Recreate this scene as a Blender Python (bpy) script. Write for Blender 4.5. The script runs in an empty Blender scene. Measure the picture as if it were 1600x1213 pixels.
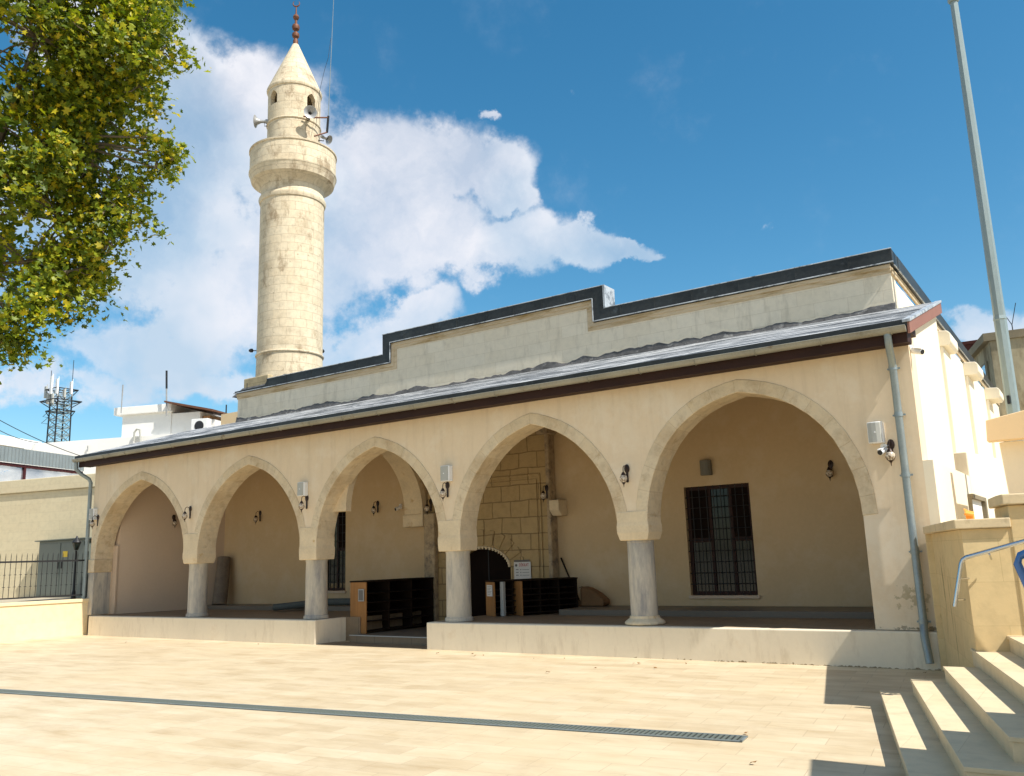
import bpy, bmesh, math, random
from mathutils import Vector, Matrix
random.seed(7)
C = bpy.context.scene
COL = C.collection
# ---------------------------------------------------------------- camera
RT = Vector((0.829596, 0.557401, -0.031630)); UP = Vector((-0.081043,0.17663,0.98)); 
yaw, pitch, roll = 0.59169592, 0.1937338, -0.03222542
F = 1346.718
_f = Vector((-math.sin(yaw)*math.cos(pitch), math.cos(yaw)*math.cos(pitch), math.sin(pitch)))
_r = Vector((math.cos(yaw), math.sin(yaw), 0)); _u = _r.cross(_f)
RT = math.cos(roll)*_r + math.sin(roll)*_u
UP = -math.sin(roll)*_r + math.cos(roll)*_u
FW = _f
EYE = Vector((0, 0, 1.65))
cam = bpy.data.cameras.new('camera'); co = bpy.data.objects.new('camera', cam); COL.objects.link(co)
co.matrix_world = Matrix(((RT.x, UP.x, -FW.x, EYE.x), (RT.y, UP.y, -FW.y, EYE.y), (RT.z, UP.z, -FW.z, EYE.z), (0, 0, 0, 1)))
cam.sensor_fit = 'HORIZONTAL'; cam.sensor_width = 36; cam.lens = F*36/1600; cam.clip_end = 2000; cam.clip_start = .05
C.camera = co
C.render.resolution_x = 1024; C.render.resolution_y = 776
# survey helpers: a point of the place found from its sight line and one known coordinate
def ray(x, y): return RT*((x-800)/F) - UP*((y-606.5)/F) + FW
def onX(x, y, v): d = ray(x, y); return EYE + d*(v/d.x)
def onY(x, y, v): d = ray(x, y); return EYE + d*(v/d.y)
def onZ(x, y, v): d = ray(x, y); return EYE + d*((v-1.65)/d.z)
# ---------------------------------------------------------------- light
SUN = Vector((.80, -.085, 1.0)).normalized()
W = bpy.data.worlds.new('World'); C.world = W; W.use_nodes = True
nt = W.node_tree; N = nt.nodes; L = nt.links; N.clear()
def nd(nt, t, **k):
    n = nt.nodes.new(t)
    for a, b in k.items(): setattr(n, a, b)
    return n
sky = nd(nt, 'ShaderNodeTexSky', sky_type='NISHITA'); sky.sun_disc = False
sky.sun_elevation = math.asin(SUN.z); sky.sun_rotation = math.atan2(SUN.x, SUN.y); sky.air_density = 1.0; sky.dust_density = .6; sky.ozone_density = 1.6
tc = nd(nt, 'ShaderNodeTexCoord')
def vm(op, a, b=None, c=None):
    n = nd(nt, 'ShaderNodeVectorMath', operation=op)
    for i, v in enumerate((a, b, c)):
        if v is None: continue
        if hasattr(v, 'links'): L.new(v, n.inputs[i])
        else: n.inputs[i].default_value = v
    return n
def ma(op, a, b=0.0, c=0.0, clamp=False):
    n = nd(nt, 'ShaderNodeMath', operation=op, use_clamp=clamp)
    for i, v in enumerate((a, b, c)):
        if hasattr(v, 'links'): L.new(v, n.inputs[i])
        else: n.inputs[i].default_value = v
    return n.outputs[0]
D = tc.outputs['Generated']
nz = nd(nt, 'ShaderNodeTexNoise'); nz.inputs['Scale'].default_value = 5.5; nz.inputs['Detail'].default_value = 9; nz.inputs['Roughness'].default_value = .62
L.new(D, nz.inputs['Vector'])
off = vm('SUBTRACT', nz.outputs['Color'], (.5, .5, .5)); off = vm('SCALE', off.outputs[0]); off.inputs['Scale'].default_value = .16
DD = vm('ADD', D, off.outputs[0]).outputs[0]
# cloud banks: (direction given by sight line, angular radius, flattening, weight)
banks = [(300,190,150,.8,1),(180,130,120,.8,1),(420,230,170,.8,1),(560,250,110,.75,1),(660,270,110,.7,1),(760,280,80,.8,1),(790,320,55,.7,1),(250,330,200,.8,1),
(480,380,230,.6,.9),(640,370,150,.6,.9),(780,400,120,.45,1),(880,405,90,.4,1),(960,410,55,.35,1),(1010,412,22,.5,.7),(650,480,80,.45,1),(560,540,160,.4,.8),(350,460,200,.5,.8),
(200,540,170,.3,.8),(60,600,180,.25,.7),(330,590,130,.3,.8),(745,186,26,.4,.75),(1500,500,70,.5,.85),(1590,510,70,.55,.9),(1430,470,20,.5,.4),(1150,355,16,.5,.45),(1200,373,18,.5,.45),(100,30,150,.5,.6),(-200,300,260,.7,.9),(1640,480,50,.6,.8),(880,135,15,.5,.3),
(380,100,40,.5,.35),(1540,560,110,.35,.8)]
acc = None
for (x, y, r, fl, w) in banks:
    d0 = ray(x, y).normalized(); rad = r/F*(1/ray(x, y).length)*1.0
    s = vm('SUBTRACT', DD, tuple(d0)); m = vm('MULTIPLY', s.outputs[0], (1/rad, 1/rad, 1/(rad*fl)))
    ln = vm('LENGTH', m.outputs[0]).outputs['Value']
    v = ma('MULTIPLY', ma('SUBTRACT', 1.25, ln, clamp=True), w)
    acc = v if acc is None else ma('SMOOTH_MAX', acc, v, .12)
gn = nd(nt, 'ShaderNodeTexNoise'); gn.inputs['Scale'].default_value = 2.2; gn.inputs['Detail'].default_value = 8; gn.inputs['Roughness'].default_value = .6; L.new(D, gn.inputs['Vector'])
# general cloud cover for the part of the sky behind and beside the square
bk = vm('DOT_PRODUCT', D, (-_f.x, -_f.y, 0)).outputs['Value']
gen = ma('MULTIPLY', ma('MULTIPLY', ma('ADD', bk, .1, clamp=True), 2.0, clamp=True), ma('SUBTRACT', gn.outputs['Fac'], .42), clamp=True)
acc = ma('MAXIMUM', acc, ma('MULTIPLY', gen, 4.0))
fn = nd(nt, 'ShaderNodeTexNoise'); fn.inputs['Scale'].default_value = 11; fn.inputs['Detail'].default_value = 10; fn.inputs['Roughness'].default_value = .62; L.new(D, fn.inputs['Vector'])
dens = ma('ADD', acc, ma('MULTIPLY', ma('MULTIPLY', ma('SUBTRACT', fn.outputs['Fac'], .5), 2.3), ma('MULTIPLY', acc, 2.2, clamp=True)))
mask = nd(nt, 'ShaderNodeMapRange', interpolation_type='SMOOTHSTEP'); mask.inputs['From Min'].default_value = .10; mask.inputs['From Max'].default_value = .50
L.new(dens, mask.inputs['Value'])
# inner modelling: thick parts white, thin parts greyer blue
sh = nd(nt, 'ShaderNodeTexNoise'); sh.inputs['Scale'].default_value = 5.0; sh.inputs['Detail'].default_value = 5; sh.inputs['Roughness'].default_value = .5; L.new(D, sh.inputs['Vector'])
cr = nd(nt, 'ShaderNodeValToRGB'); cr.color_ramp.elements[0].position = .38; cr.color_ramp.elements[0].color = (4.3, 5.3, 6.4, 1)
cr.color_ramp.elements[1].position = .58; cr.color_ramp.elements[1].color = (7.0, 7.0, 7.4, 1); L.new(sh.outputs['Fac'], cr.inputs['Fac'])
tr_ = nd(nt, 'ShaderNodeTexNoise'); tr_.inputs['Scale'].default_value = 6.5; tr_.inputs['Detail'].default_value = 6; tr_.inputs['Roughness'].default_value = .55; L.new(DD, tr_.inputs['Vector'])
thin = ma('MULTIPLY', mask.outputs[0], ma('ADD', .52, ma('MULTIPLY', ma('MULTIPLY', ma('SUBTRACT', tr_.outputs['Fac'], .36), 4.2, clamp=True), .42)))
hs = nd(nt, 'ShaderNodeHueSaturation'); hs.inputs['Hue'].default_value = .485; hs.inputs['Saturation'].default_value = 1.36; hs.inputs['Value'].default_value = 1.15; L.new(sky.outputs[0], hs.inputs['Color'])
mx = nd(nt, 'ShaderNodeMix', data_type='RGBA'); L.new(thin, mx.inputs['Factor']); L.new(hs.outputs[0], mx.inputs[6]); L.new(cr.outputs[0], mx.inputs[7])
bg = nd(nt, 'ShaderNodeBackground'); bg.inputs['Strength'].default_value = .10; L.new(mx.outputs[2], bg.inputs['Color'])
wo = nd(nt, 'ShaderNodeOutputWorld'); L.new(bg.outputs[0], wo.inputs[0])
sl = bpy.data.lights.new('sun', 'SUN'); sl.energy = 4.9; sl.angle = math.radians(.5); sl.color = (1, .96, .89)
so = bpy.data.objects.new('sun', sl); COL.objects.link(so); so.rotation_euler = SUN.to_track_quat('Z', 'Y').to_euler(); so.location = (20, -10, 30)
C.view_settings.view_transform = 'Standard'; C.view_settings.look = 'None'; C.view_settings.gamma = 1; C.view_settings.exposure = .42

# ---------------------------------------------------------------- materials
def mat_base(name, rough=.8, metal=0, spec=.3):
    m = bpy.data.materials.new(name); m.use_nodes = True
    b = m.node_tree.nodes['Principled BSDF']; b.inputs['Roughness'].default_value = rough; b.inputs['Metallic'].default_value = metal
    b.inputs['Specular IOR Level'].default_value = spec
    return m, m.node_tree, b
def tex_coord(t, kind='Object', scale=(1, 1, 1), rotz=0):
    a = nd(t, 'ShaderNodeTexCoord'); mp = nd(t, 'ShaderNodeMapping'); mp.inputs['Scale'].default_value = scale; mp.inputs['Rotation'].default_value = (0, 0, rotz)
    t.links.new(a.outputs[kind], mp.inputs['Vector']); return mp.outputs[0]
def noise(t, vec, scale, detail=6, rough=.55):
    n = nd(t, 'ShaderNodeTexNoise'); n.inputs['Scale'].default_value = scale; n.inputs['Detail'].default_value = detail; n.inputs['Roughness'].default_value = rough
    t.links.new(vec, n.inputs['Vector']); return n.outputs['Fac']
def ramp(t, fac, stops):
    r = nd(t, 'ShaderNodeValToRGB'); e = r.color_ramp.elements
    while len(e) < len(stops): e.new(.5)
    for el, (p, c) in zip(e, stops): el.position = p; el.color = (*c, 1)
    t.links.new(fac, r.inputs['Fac']); return r.outputs['Color']
def mixc(t, fac, a, b, blend='MIX'):
    m = nd(t, 'ShaderNodeMix', data_type='RGBA', blend_type=blend)
    for i, v in ((0, fac), (6, a), (7, b)):
        if hasattr(v, 'links'): t.links.new(v, m.inputs[i])
        else: m.inputs[i].default_value = v if i == 0 else (*v, 1)
    return m.outputs[2]
def bump(t, b, h, strength=.3, dist=.01):
    n = nd(t, 'ShaderNodeBump'); n.inputs['Strength'].default_value = strength; n.inputs['Distance'].default_value = dist
    t.links.new(h, n.inputs['Height']); t.links.new(n.outputs[0], b.inputs['Normal'])
def mul(c, k): return tuple(min(1, x*k) for x in c)
def mottled(name, col, var=.12, scale=1.2, rough=.85, bs=.25, stain=None, stain_pos=(.62, .72), fine=30, streak=(1, 1, 1), metal=0, spec=.3, bd=.006):
    m, t, b = mat_base(name, rough, metal, spec); v = tex_coord(t, 'Object', streak)
    a = ramp(t, noise(t, v, scale, 8, .6), [(.3, mul(col, 1-var)), (.7, mul(col, 1+var))])
    a = mixc(t, .35, a, ramp(t, noise(t, v, fine, 4), [(.3, mul(col, 1-var*1.2)), (.7, mul(col, 1+var*.8))]))
    if stain is not None:
        f = ramp(t, noise(t, v, scale*1.7+.3, 9, .68), [(stain_pos[0], (0, 0, 0)), (stain_pos[1], (1, 1, 1))])
        a = mixc(t, f, a, stain)
    t.links.new(a, b.inputs['Base Color']); bump(t, b, noise(t, v, fine*1.5, 5), bs, bd); return m
def ashlar(name, c1, c2, mortar, bw=.5, bh=.28, ms=.008, stain=None, stp=(.55, .7), rough=.85, wob=.02, kind='UV', rotz=0, moff=.5, bs=.5, var=.35, spec=.3, dist=.008):
    m, t, b = mat_base(name, rough, 0, spec); v0 = tex_coord(t, kind, (1, 1, 1), rotz)
    nn = nd(t, 'ShaderNodeTexNoise'); nn.inputs['Scale'].default_value = 1.7; nn.inputs['Detail'].default_value = 3; t.links.new(v0, nn.inputs['Vector'])
    s = nd(t, 'ShaderNodeVectorMath', operation='SUBTRACT'); t.links.new(nn.outputs['Color'], s.inputs[0]); s.inputs[1].default_value = (.5, .5, .5)
    s2 = nd(t, 'ShaderNodeVectorMath', operation='SCALE'); t.links.new(s.outputs[0], s2.inputs[0]); s2.inputs['Scale'].default_value = wob
    s3 = nd(t, 'ShaderNodeVectorMath', operation='ADD'); t.links.new(v0, s3.inputs[0]); t.links.new(s2.outputs[0], s3.inputs[1])
    br = nd(t, 'ShaderNodeTexBrick'); t.links.new(s3.outputs[0], br.inputs['Vector']); br.inputs['Scale'].default_value = 1
    br.inputs['Brick Width'].default_value = bw; br.inputs['Row Height'].default_value = bh; br.inputs['Mortar Size'].default_value = ms; br.inputs['Mortar Smooth'].default_value = .3
    br.inputs['Color1'].default_value = (*c1, 1); br.inputs['Color2'].default_value = (*c2, 1); br.inputs['Mortar'].default_value = (*mortar, 1); br.inputs['Bias'].default_value = 0; br.offset = moff
    a = mixc(t, var, br.outputs['Color'], ramp(t, noise(t, v0, 6, 8, .65), [(.25, mul(c1, .62)), (.55, c1), (.8, mul(c2, 1.15))]))
    if stain is not None:
        f = ramp(t, noise(t, v0, 1.1, 10, .7), [(stp[0], (0, 0, 0)), (stp[1], (1, 1, 1))]); a = mixc(t, f, a, mixc(t, .55, stain, a))
    t.links.new(a, b.inputs['Base Color'])
    h = nd(t, 'ShaderNodeMath', operation='MULTIPLY_ADD'); t.links.new(br.outputs['Fac'], h.inputs[0]); h.inputs[1].default_value = -.8; t.links.new(noise(t, v0, 26, 6, .6), h.inputs[2])
    bump(t, b, h.outputs[0], bs, dist); return m
M = {}
CREAM = (.76, .61, .42)
M['facade'] = mottled('cream_render', CREAM, .05, .7, .9, .12, stain=(.80, .68, .50), stain_pos=(.5, .8), fine=18)
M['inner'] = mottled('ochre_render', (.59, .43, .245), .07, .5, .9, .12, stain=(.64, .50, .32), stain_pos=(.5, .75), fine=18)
M['endwall'] = mottled('pale_render', (.60, .46, .33), .05, .6, .9, .1, fine=18)
M['plinth'] = mottled('plinth_render', (.80, .70, .53), .05, .9, .85, .15, stain=(.70, .56, .38), stain_pos=(.6, .8), fine=14)

def patch(key, centre, rad, col, thr, sc, stretch=(1, 1, 1)):
    m = M[key]; t = m.node_tree; b = t.nodes['Principled BSDF']; src = b.inputs['Base Color'].links[0].from_socket
    v = tex_coord(t, 'Object'); dd = nd(t, 'ShaderNodeVectorMath', operation='SUBTRACT'); t.links.new(v, dd.inputs[0]); dd.inputs[1].default_value = centre
    d2 = nd(t, 'ShaderNodeVectorMath', operation='MULTIPLY'); t.links.new(dd.outputs[0], d2.inputs[0]); d2.inputs[1].default_value = tuple(1/r for r in rad)
    ln = nd(t, 'ShaderNodeVectorMath', operation='LENGTH'); t.links.new(d2.outputs[0], ln.inputs[0])
    n = noise(t, tex_coord(t, 'Object', stretch), sc, 7, .65); a = nd(t, 'ShaderNodeMath', operation='MULTIPLY_ADD'); t.links.new(ln.outputs['Value'], a.inputs[0]); a.inputs[1].default_value = -.28; t.links.new(n, a.inputs[2])
    f = ramp(t, a.outputs[0], [(thr, (0, 0, 0)), (thr+.04, (1, 1, 1))]); t.links.new(mixc(t, f, src, col), b.inputs['Base Color'])
patch('facade', (9.70, 0, .95), (.40, 9, .30), (.50, .40, .25), .41, 9)
patch('facade', (9.86, 0, .52), (1.2, 9, .05), (.20, .15, .08), .40, 14)
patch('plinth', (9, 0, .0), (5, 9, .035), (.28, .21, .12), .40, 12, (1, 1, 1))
M['sidewall'] = mottled('pale_side_render', (.80, .72, .56), .04, .6, .9, .1, fine=18)
M['archstone'] = ashlar('arch_stone', (.70, .58, .40), (.60, .46, .27), (.44, .31, .16), bw=.38, bh=9, ms=.005, stain=(.30, .17, .065), stp=(.47, .66), wob=.01, var=.6, bs=.6)
M['capstone'] = mottled('capital_stone', (.70, .57, .38), .16, 2.2, .85, .4, stain=(.50, .30, .10), stain_pos=(.6, .74), fine=22)
M['column'] = mottled('column_marble', (.52, .47, .38), .2, 1.4, .65, .3, stain=(.27, .26, .25), stain_pos=(.46, .66), fine=20, streak=(1.6, 1.6, .35))
M['minaret'] = ashlar('minaret_ashlar', (.70, .60, .43), (.60, .48, .31), (.36, .27, .16), bw=.46, bh=.27, ms=.007, stain=(.25, .18, .10), stp=(.50, .70), wob=.05, var=.6, bs=.9)
M['minaret_dark'] = ashlar('weathered_ashlar', (.50, .41, .25), (.42, .33, .19), (.2, .15, .08), bw=.4, bh=.26, ms=.01, stain=(.16, .12, .08), stp=(.5, .7), wob=.03, var=.5)
M['parapet'] = ashlar('limewashed_ashlar', (.77, .69, .54), (.73, .64, .48), (.60, .51, .37), bw=.62, bh=.27, ms=.005, stain=(.36, .32, .25), stp=(.58, .78), wob=.02, var=.3, bs=.3)
M['moulding'] = mottled('cornice_stone', (.58, .46, .30), .18, 1.6, .85, .3, stain=(.34, .22, .08), stain_pos=(.5, .68), fine=20, streak=(.35, 1, 2.5))
M['portal'] = ashlar('portal_ashlar', (.47, .34, .17), (.39, .27, .12), (.08, .045, .02), bw=.5, bh=.36, ms=.015, stain=(.34, .24, .12), stp=(.5, .75), wob=.09, var=.5, bs=.8)
M['roughstone'] = mottled('rough_stone', (.42, .32, .2), .25, 3, .95, .9, stain=(.2, .16, .12), stain_pos=(.5, .65), fine=12, bd=.02)
M['lead'] = mottled('dark_lead', (.030, .034, .034), .6, 1.3, .5, .35, stain=(.12, .14, .15), stain_pos=(.6, .8), fine=14, spec=.35)
M['lead_edge'] = mottled('sunlit_tone_lead', (.42, .45, .47), .3, 3, .45, .2, stain=(.12, .13, .14), stain_pos=(.5, .62), fine=20, spec=.5)  # pale colour carries the sunlit look of the lead lips
M['flash'] = mottled('lead_flashing', (.10, .095, .092), .5, 3, .7, .9, stain=(.30, .29, .27), stain_pos=(.56, .7), fine=6, spec=.5, bd=.02)
M['gutter'] = mottled('zinc_gutter', (.30, .29, .24), .25, 1.6, .5, .1, metal=.35, stain=(.17, .12, .07), stain_pos=(.6, .7))
M['pipe'] = mottled('galvanised_pipe', (.27, .32, .33), .18, 3, .45, .1, metal=.5, spec=.5)
M['brownboard'] = mottled('brown_boarding', (.030, .011, .007), .3, 2, .7, .2)
M['verge'] = mottled('red_brown_board', (.25, .12, .09), .12, 2, .7, .2)
M['darkwood'] = mottled('dark_wood', (.012, .007, .005), .3, 2, .8, .2, streak=(1, 1, .2), spec=.08)
M['shelfwood'] = mottled('shelf_wood', (.018, .011, .007), .3, 2, .8, .2, spec=.1)
M['oak'] = mottled('orange_veneer', (.36, .17, .055), .25, 2, .5, .1, streak=(6, 6, .5))
M['windowwood'] = mottled('red_brown_frame', (.035, .012, .008), .2, 2, .6, .1)
M['iron'] = mottled('black_iron', (.012, .012, .013), .3, 4, .5, .2, spec=.5)
M['white'] = mottled('white_paint', (.8, .8, .78), .04, 2, .5, .05)
M['offwhite'] = mottled('off_white_render', (.82, .80, .75), .05, .3, .85, .1, stain=(.7, .64, .52), stain_pos=(.62, .75), fine=6)
M['greybox'] = mottled('grey_plastic', (.42, .42, .38), .04, 2, .5, .03)
M['bronze'] = mottled('dark_bronze', (.035, .018, .012), .3, 6, .4, .2, spec=.5, metal=.4)
M['rust'] = mottled('rusty_copper', (.16, .07, .04), .3, 4, .6, .3, metal=.3)
M['steel'] = mottled('stainless_steel', (.62, .62, .62), .05, 5, .18, .02, metal=1)
M['polegrey'] = mottled('galvanised_pole', (.26, .32, .32), .14, 1.2, .5, .1, metal=.3, streak=(1, 1, .3))
M['horn'] = mottled('aluminium_horn', (.36, .36, .35), .15, 5, .45, .05, metal=.4)
M['stair'] = ashlar('stair_stone', (.70, .58, .38), (.64, .50, .31), (.5, .38, .22), bw=1.0, bh=.6, ms=.003, wob=.01, var=.4, bs=.15, rough=.6, stain=(.5, .38, .22), stp=(.6, .8))
M['stairwall'] = ashlar('stair_wall_stone', (.72, .55, .29), (.67, .49, .25), (.52, .38, .18), bw=.9, bh=.42, ms=.003, wob=.01, var=.4, bs=.15, stain=(.5, .35, .14), stp=(.58, .8))
patch('stairwall', (-.62, 1.5, .9), (.5, 2.6, 1.1), (.30, .22, .10), .44, 2.6, (3, 3, .35))
M['capslab'] = mottled('coping_stone', (.68, .54, .33), .12, 2.5, .8, .2, stain=(.36, .28, .16), stain_pos=(.56, .76))
M['peach'] = mottled('peach_render', (.80, .60, .36), .04, .8, .85, .1)
M['concrete'] = mottled('stained_concrete', (.40, .34, .22), .25, .5, .9, .3, stain=(.17, .13, .07), stain_pos=(.48, .66), fine=8, streak=(1, 1, .35))
M['darkconcrete'] = mottled('dark_concrete', (.24, .20, .13), .3, .8, .9, .3)
M['brickred'] = mottled('dark_red_brick', (.10, .03, .022), .2, 2, .85, .3)
M['yellowwall'] = ashlar('yellow_limestone', (.80, .66, .41), (.76, .61, .36), (.66, .52, .3), bw=1.2, bh=.4, ms=.003, wob=.01, var=.35, bs=.15)
M['nbwall'] = ashlar('neighbour_ashlar', (.66, .57, .38), (.62, .52, .34), (.5, .42, .27), bw=.9, bh=.3, ms=.004, wob=.02, var=.35, bs=.25)
M['cabgrey'] = mottled('grey_green_sheet_metal', (.13, .15, .13), .08, 2, .5, .05)
M['yellow'] = mottled('yellow_sticker', (.75, .5, .03), .05, 4, .5, .02)
M['redsteel'] = mottled('dark_red_steel', (.06, .010, .010), .1, 3, .5, .05)
M['sheet'] = mottled('corrugated_sheet', (.24, .27, .27), .15, 2, .45, .1, metal=.3)
M['carpet'] = mottled('rolled_carpet', (.19, .15, .11), .25, 6, .95, .5)
M['carpetblue'] = mottled('grey_green_carpet', (.10, .11, .10), .2, 6, .95, .5)
M['cushion'] = mottled('brown_cloth', (.20, .11, .05), .2, 5, .95, .3)
M['paper'] = mottled('printed_paper', (.68, .66, .62), .03, 4, .8, .02)
M['redink'] = mottled('red_ink', (.42, .015, .015), .05, 4, .8, .02)
M['greyink'] = mottled('grey_ink', (.15, .14, .13), .05, 4, .8, .02)
M['bark'] = mottled('plane_bark', (.17, .14, .10), .3, 3, .9, .5, stain=(.16, .13, .09), stain_pos=(.5, .6))
M['deadleaf'] = mottled('dry_leaf', (.24, .12, .04), .3, 20, .9, .2)
M['orangecloth'] = mottled('orange_plastic', (.72, .30, .05), .1, 3, .6, .1)
M['ceiling'] = mottled('porch_ceiling', (.30, .2, .1), .05, .8, .9, .1)
# glass
m, t, b = mat_base('window_glass', .05, 0, .32); b.inputs['Base Color'].default_value = (.010, .016, .015, 1); M['glass'] = m
v = tex_coord(t, 'Object'); bump(t, b, noise(t, v, 3, 2), .03, .02)
m, t, b = mat_base('lamp_glass', .15, 0, .6); b.inputs['Base Color'].default_value = (.55, .46, .34, 1); b.inputs['Alpha'].default_value = 1; M['lampglass'] = m
v = tex_coord(t, 'Object'); t.links.new(ramp(t, noise(t, v, 30, 3), [(.35, (.3, .2, .12)), (.6, (.66, .58, .46))]), b.inputs['Base Color'])
m, t, b = mat_base('reflective_sheet', .12, 0, .9); v = tex_coord(t, 'Object', (.35, .35, .8)); M['plasticpane'] = m; b.inputs['Metallic'].default_value = .75
t.links.new(ramp(t, noise(t, v, 1.3, 6), [(.35, (.35, .40, .48)), (.65, (.9, .92, .95))]), b.inputs['Base Color']); bump(t, b, noise(t, v, 2.5, 3), .5, .08)
# roof lead sheets: long horizontal laps, wrinkles, chalky runs
m, t, b = mat_base('lead_roof_sheets', .62, 0, .25); M['roof'] = m
v = tex_coord(t, 'Object', (.35, 3.2, 1)); v2 = tex_coord(t, 'Object', (1, 1, 1))
a = ramp(t, noise(t, v, 2.2, 9, .68), [(.40, (.045, .05, .055)), (.49, (.16, .165, .17)), (.56, (.56, .56, .55))])
w_ = nd(t, 'ShaderNodeTexWave', wave_type='BANDS', bands_direction='Y'); w_.inputs['Scale'].default_value = .62; w_.inputs['Distortion'].default_value = 2.2; w_.inputs['Detail'].default_value = 3; w_.inputs['Detail Scale'].default_value = .6
t.links.new(tex_coord(t, 'Object', (.25, 1.3, 1)), w_.inputs['Vector'])
a = mixc(t, ramp(t, w_.outputs['Fac'], [(.0, (1, 1, 1)), (.16, (0, 0, 0))]), a, (.05, .06, .07))
a = mixc(t, ramp(t, noise(t, tex_coord(t, 'Object', (.9, 4, 1)), 3.2, 6, .7), [(.6, (0, 0, 0)), (.66, (1, 1, 1))]), a, (.7, .71, .7))
t.links.new(a, b.inputs['Base Color'])
hh = nd(t, 'ShaderNodeMath', operation='ADD'); t.links.new(w_.outputs['Fac'], hh.inputs[0]); t.links.new(noise(t, v, 4, 6), hh.inputs[1]); bump(t, b, hh.outputs[0], .55, .04)
# paving
m, t, b = mat_base('limestone_paving', .5, 0, .4); M['paving'] = m
v0 = tex_coord(t, 'Object', (1, 1, 1), -math.radians(7))
br = nd(t, 'ShaderNodeTexBrick'); t.links.new(v0, br.inputs['Vector']); br.inputs['Scale'].default_value = 1; br.inputs['Brick Width'].default_value = .62; br.inputs['Row Height'].default_value = .3
br.inputs['Mortar Size'].default_value = .004; br.inputs['Mortar Smooth'].default_value = .3; br.offset = .37
br.inputs['Color1'].default_value = (.50, .50, .50, 1); br.inputs['Color2'].default_value = (.80, .80, .80, 1); br.inputs['Mortar'].default_value = (.3, .3, .3, 1)
v1 = tex_coord(t, 'Object', (.5, 1.5, 1), -math.radians(7))
vein = noise(t, v1, 2.1, 8, .62)
a = ramp(t, vein, [(.28, (.48, .36, .21)), (.42, (.58, .465, .30)), (.58, (.66, .545, .37)), (.8, (.71, .61, .44))])
a = mixc(t, 1.0, a, ramp(t, br.outputs['Color'], [(.3, (.80, .77, .72)), (.50, (.86, .83, .79)), (.58, (.94, .93, .91)), (.8, (1, 1, 1))]), 'MULTIPLY')
a = mixc(t, ramp(t, noise(t, v0, .35, 5), [(.45, (0, 0, 0)), (.7, (.5, .5, .5))]), a, (.66, .52, .32))
a = mixc(t, ramp(t, br.outputs['Fac'], [(.2, (0, 0, 0)), (.8, (.45, .45, .45))]), a, (.38, .29, .19))
a = mixc(t, ramp(t, noise(t, v0, 1.3, 9, .75), [(.52, (0, 0, 0)), (.72, (.65, .65, .65))]), a, (.47, .36, .22))
t.links.new(a, b.inputs['Base Color'])
rr = ramp(t, vein, [(.3, (.62, .62, .62)), (.7, (.42, .42, .42))]); t.links.new(rr, b.inputs['Roughness'])
hh = nd(t, 'ShaderNodeMath', operation='MULTIPLY_ADD'); t.links.new(br.outputs['Fac'], hh.inputs[0]); hh.inputs[1].default_value = -.6; t.links.new(noise(t, v0, 40, 5), hh.inputs[2]); bump(t, b, hh.outputs[0], .12, .004)
M['porchfloor'] = ashlar('porch_floor_slabs', (.26, .19, .12), (.20, .14, .085), (.09, .06, .04), bw=.5, bh=.24, ms=.008, kind='Object', wob=.02, var=.4, bs=.3, rough=.6)
M['greyfloor'] = mottled('grey_marble_step', (.17, .14, .105), .12, 1.2, .45, .05, streak=(.4, 1, 1))
M['wetfloor'] = ashlar('dark_entrance_tiles', (.13, .12, .10), (.10, .09, .075), (.05, .045, .04), bw=.6, bh=.6, ms=.006, kind='Object', wob=.0, var=.3, bs=.1, rough=.22, spec=.5)
M['earth'] = mottled('pale_ground', (.42, .36, .26), .15, .3, .95, .3, fine=6)
def weather(key, col, stretch, sc, lo, hi, amt, kind='Object'):
    m = M[key]; t = m.node_tree; b = t.nodes['Principled BSDF']; src = b.inputs['Base Color'].links[0].from_socket
    f = ramp(t, noise(t, tex_coord(t, kind, stretch), sc, 9, .7), [(lo, (0, 0, 0)), (hi, (amt, amt, amt))]); t.links.new(mixc(t, f, src, col), b.inputs['Base Color'])
weather('facade', (.50, .38, .24), (4, 4, .35), 1.4, .50, .74, .35)
weather('facade', (.84, .74, .58), (1, 1, 1), .9, .52, .62, .4)
weather('plinth', (.52, .42, .29), (2.5, 2.5, .6), 2.2, .52, .72, .5)
weather('minaret', (.27, .19, .11), (1, 1, .6), 1.9, .55, .66, .75)
weather('minaret', (.16, .12, .08), (1, 1, 1), 7, .62, .70, .7)
weather('parapet', (.44, .38, .28), (2.2, 2.2, .5), 1.6, .54, .72, .6)
weather('stair', (.42, .32, .2), (1, 1, 1), 2.6, .54, .74, .5)
weather('archstone', (.36, .24, .12), (1, 1, 1), 5, .54, .68, .5)
weather('sidewall', (.62, .52, .38), (3, 3, .3), 1.2, .54, .76, .35)
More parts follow.
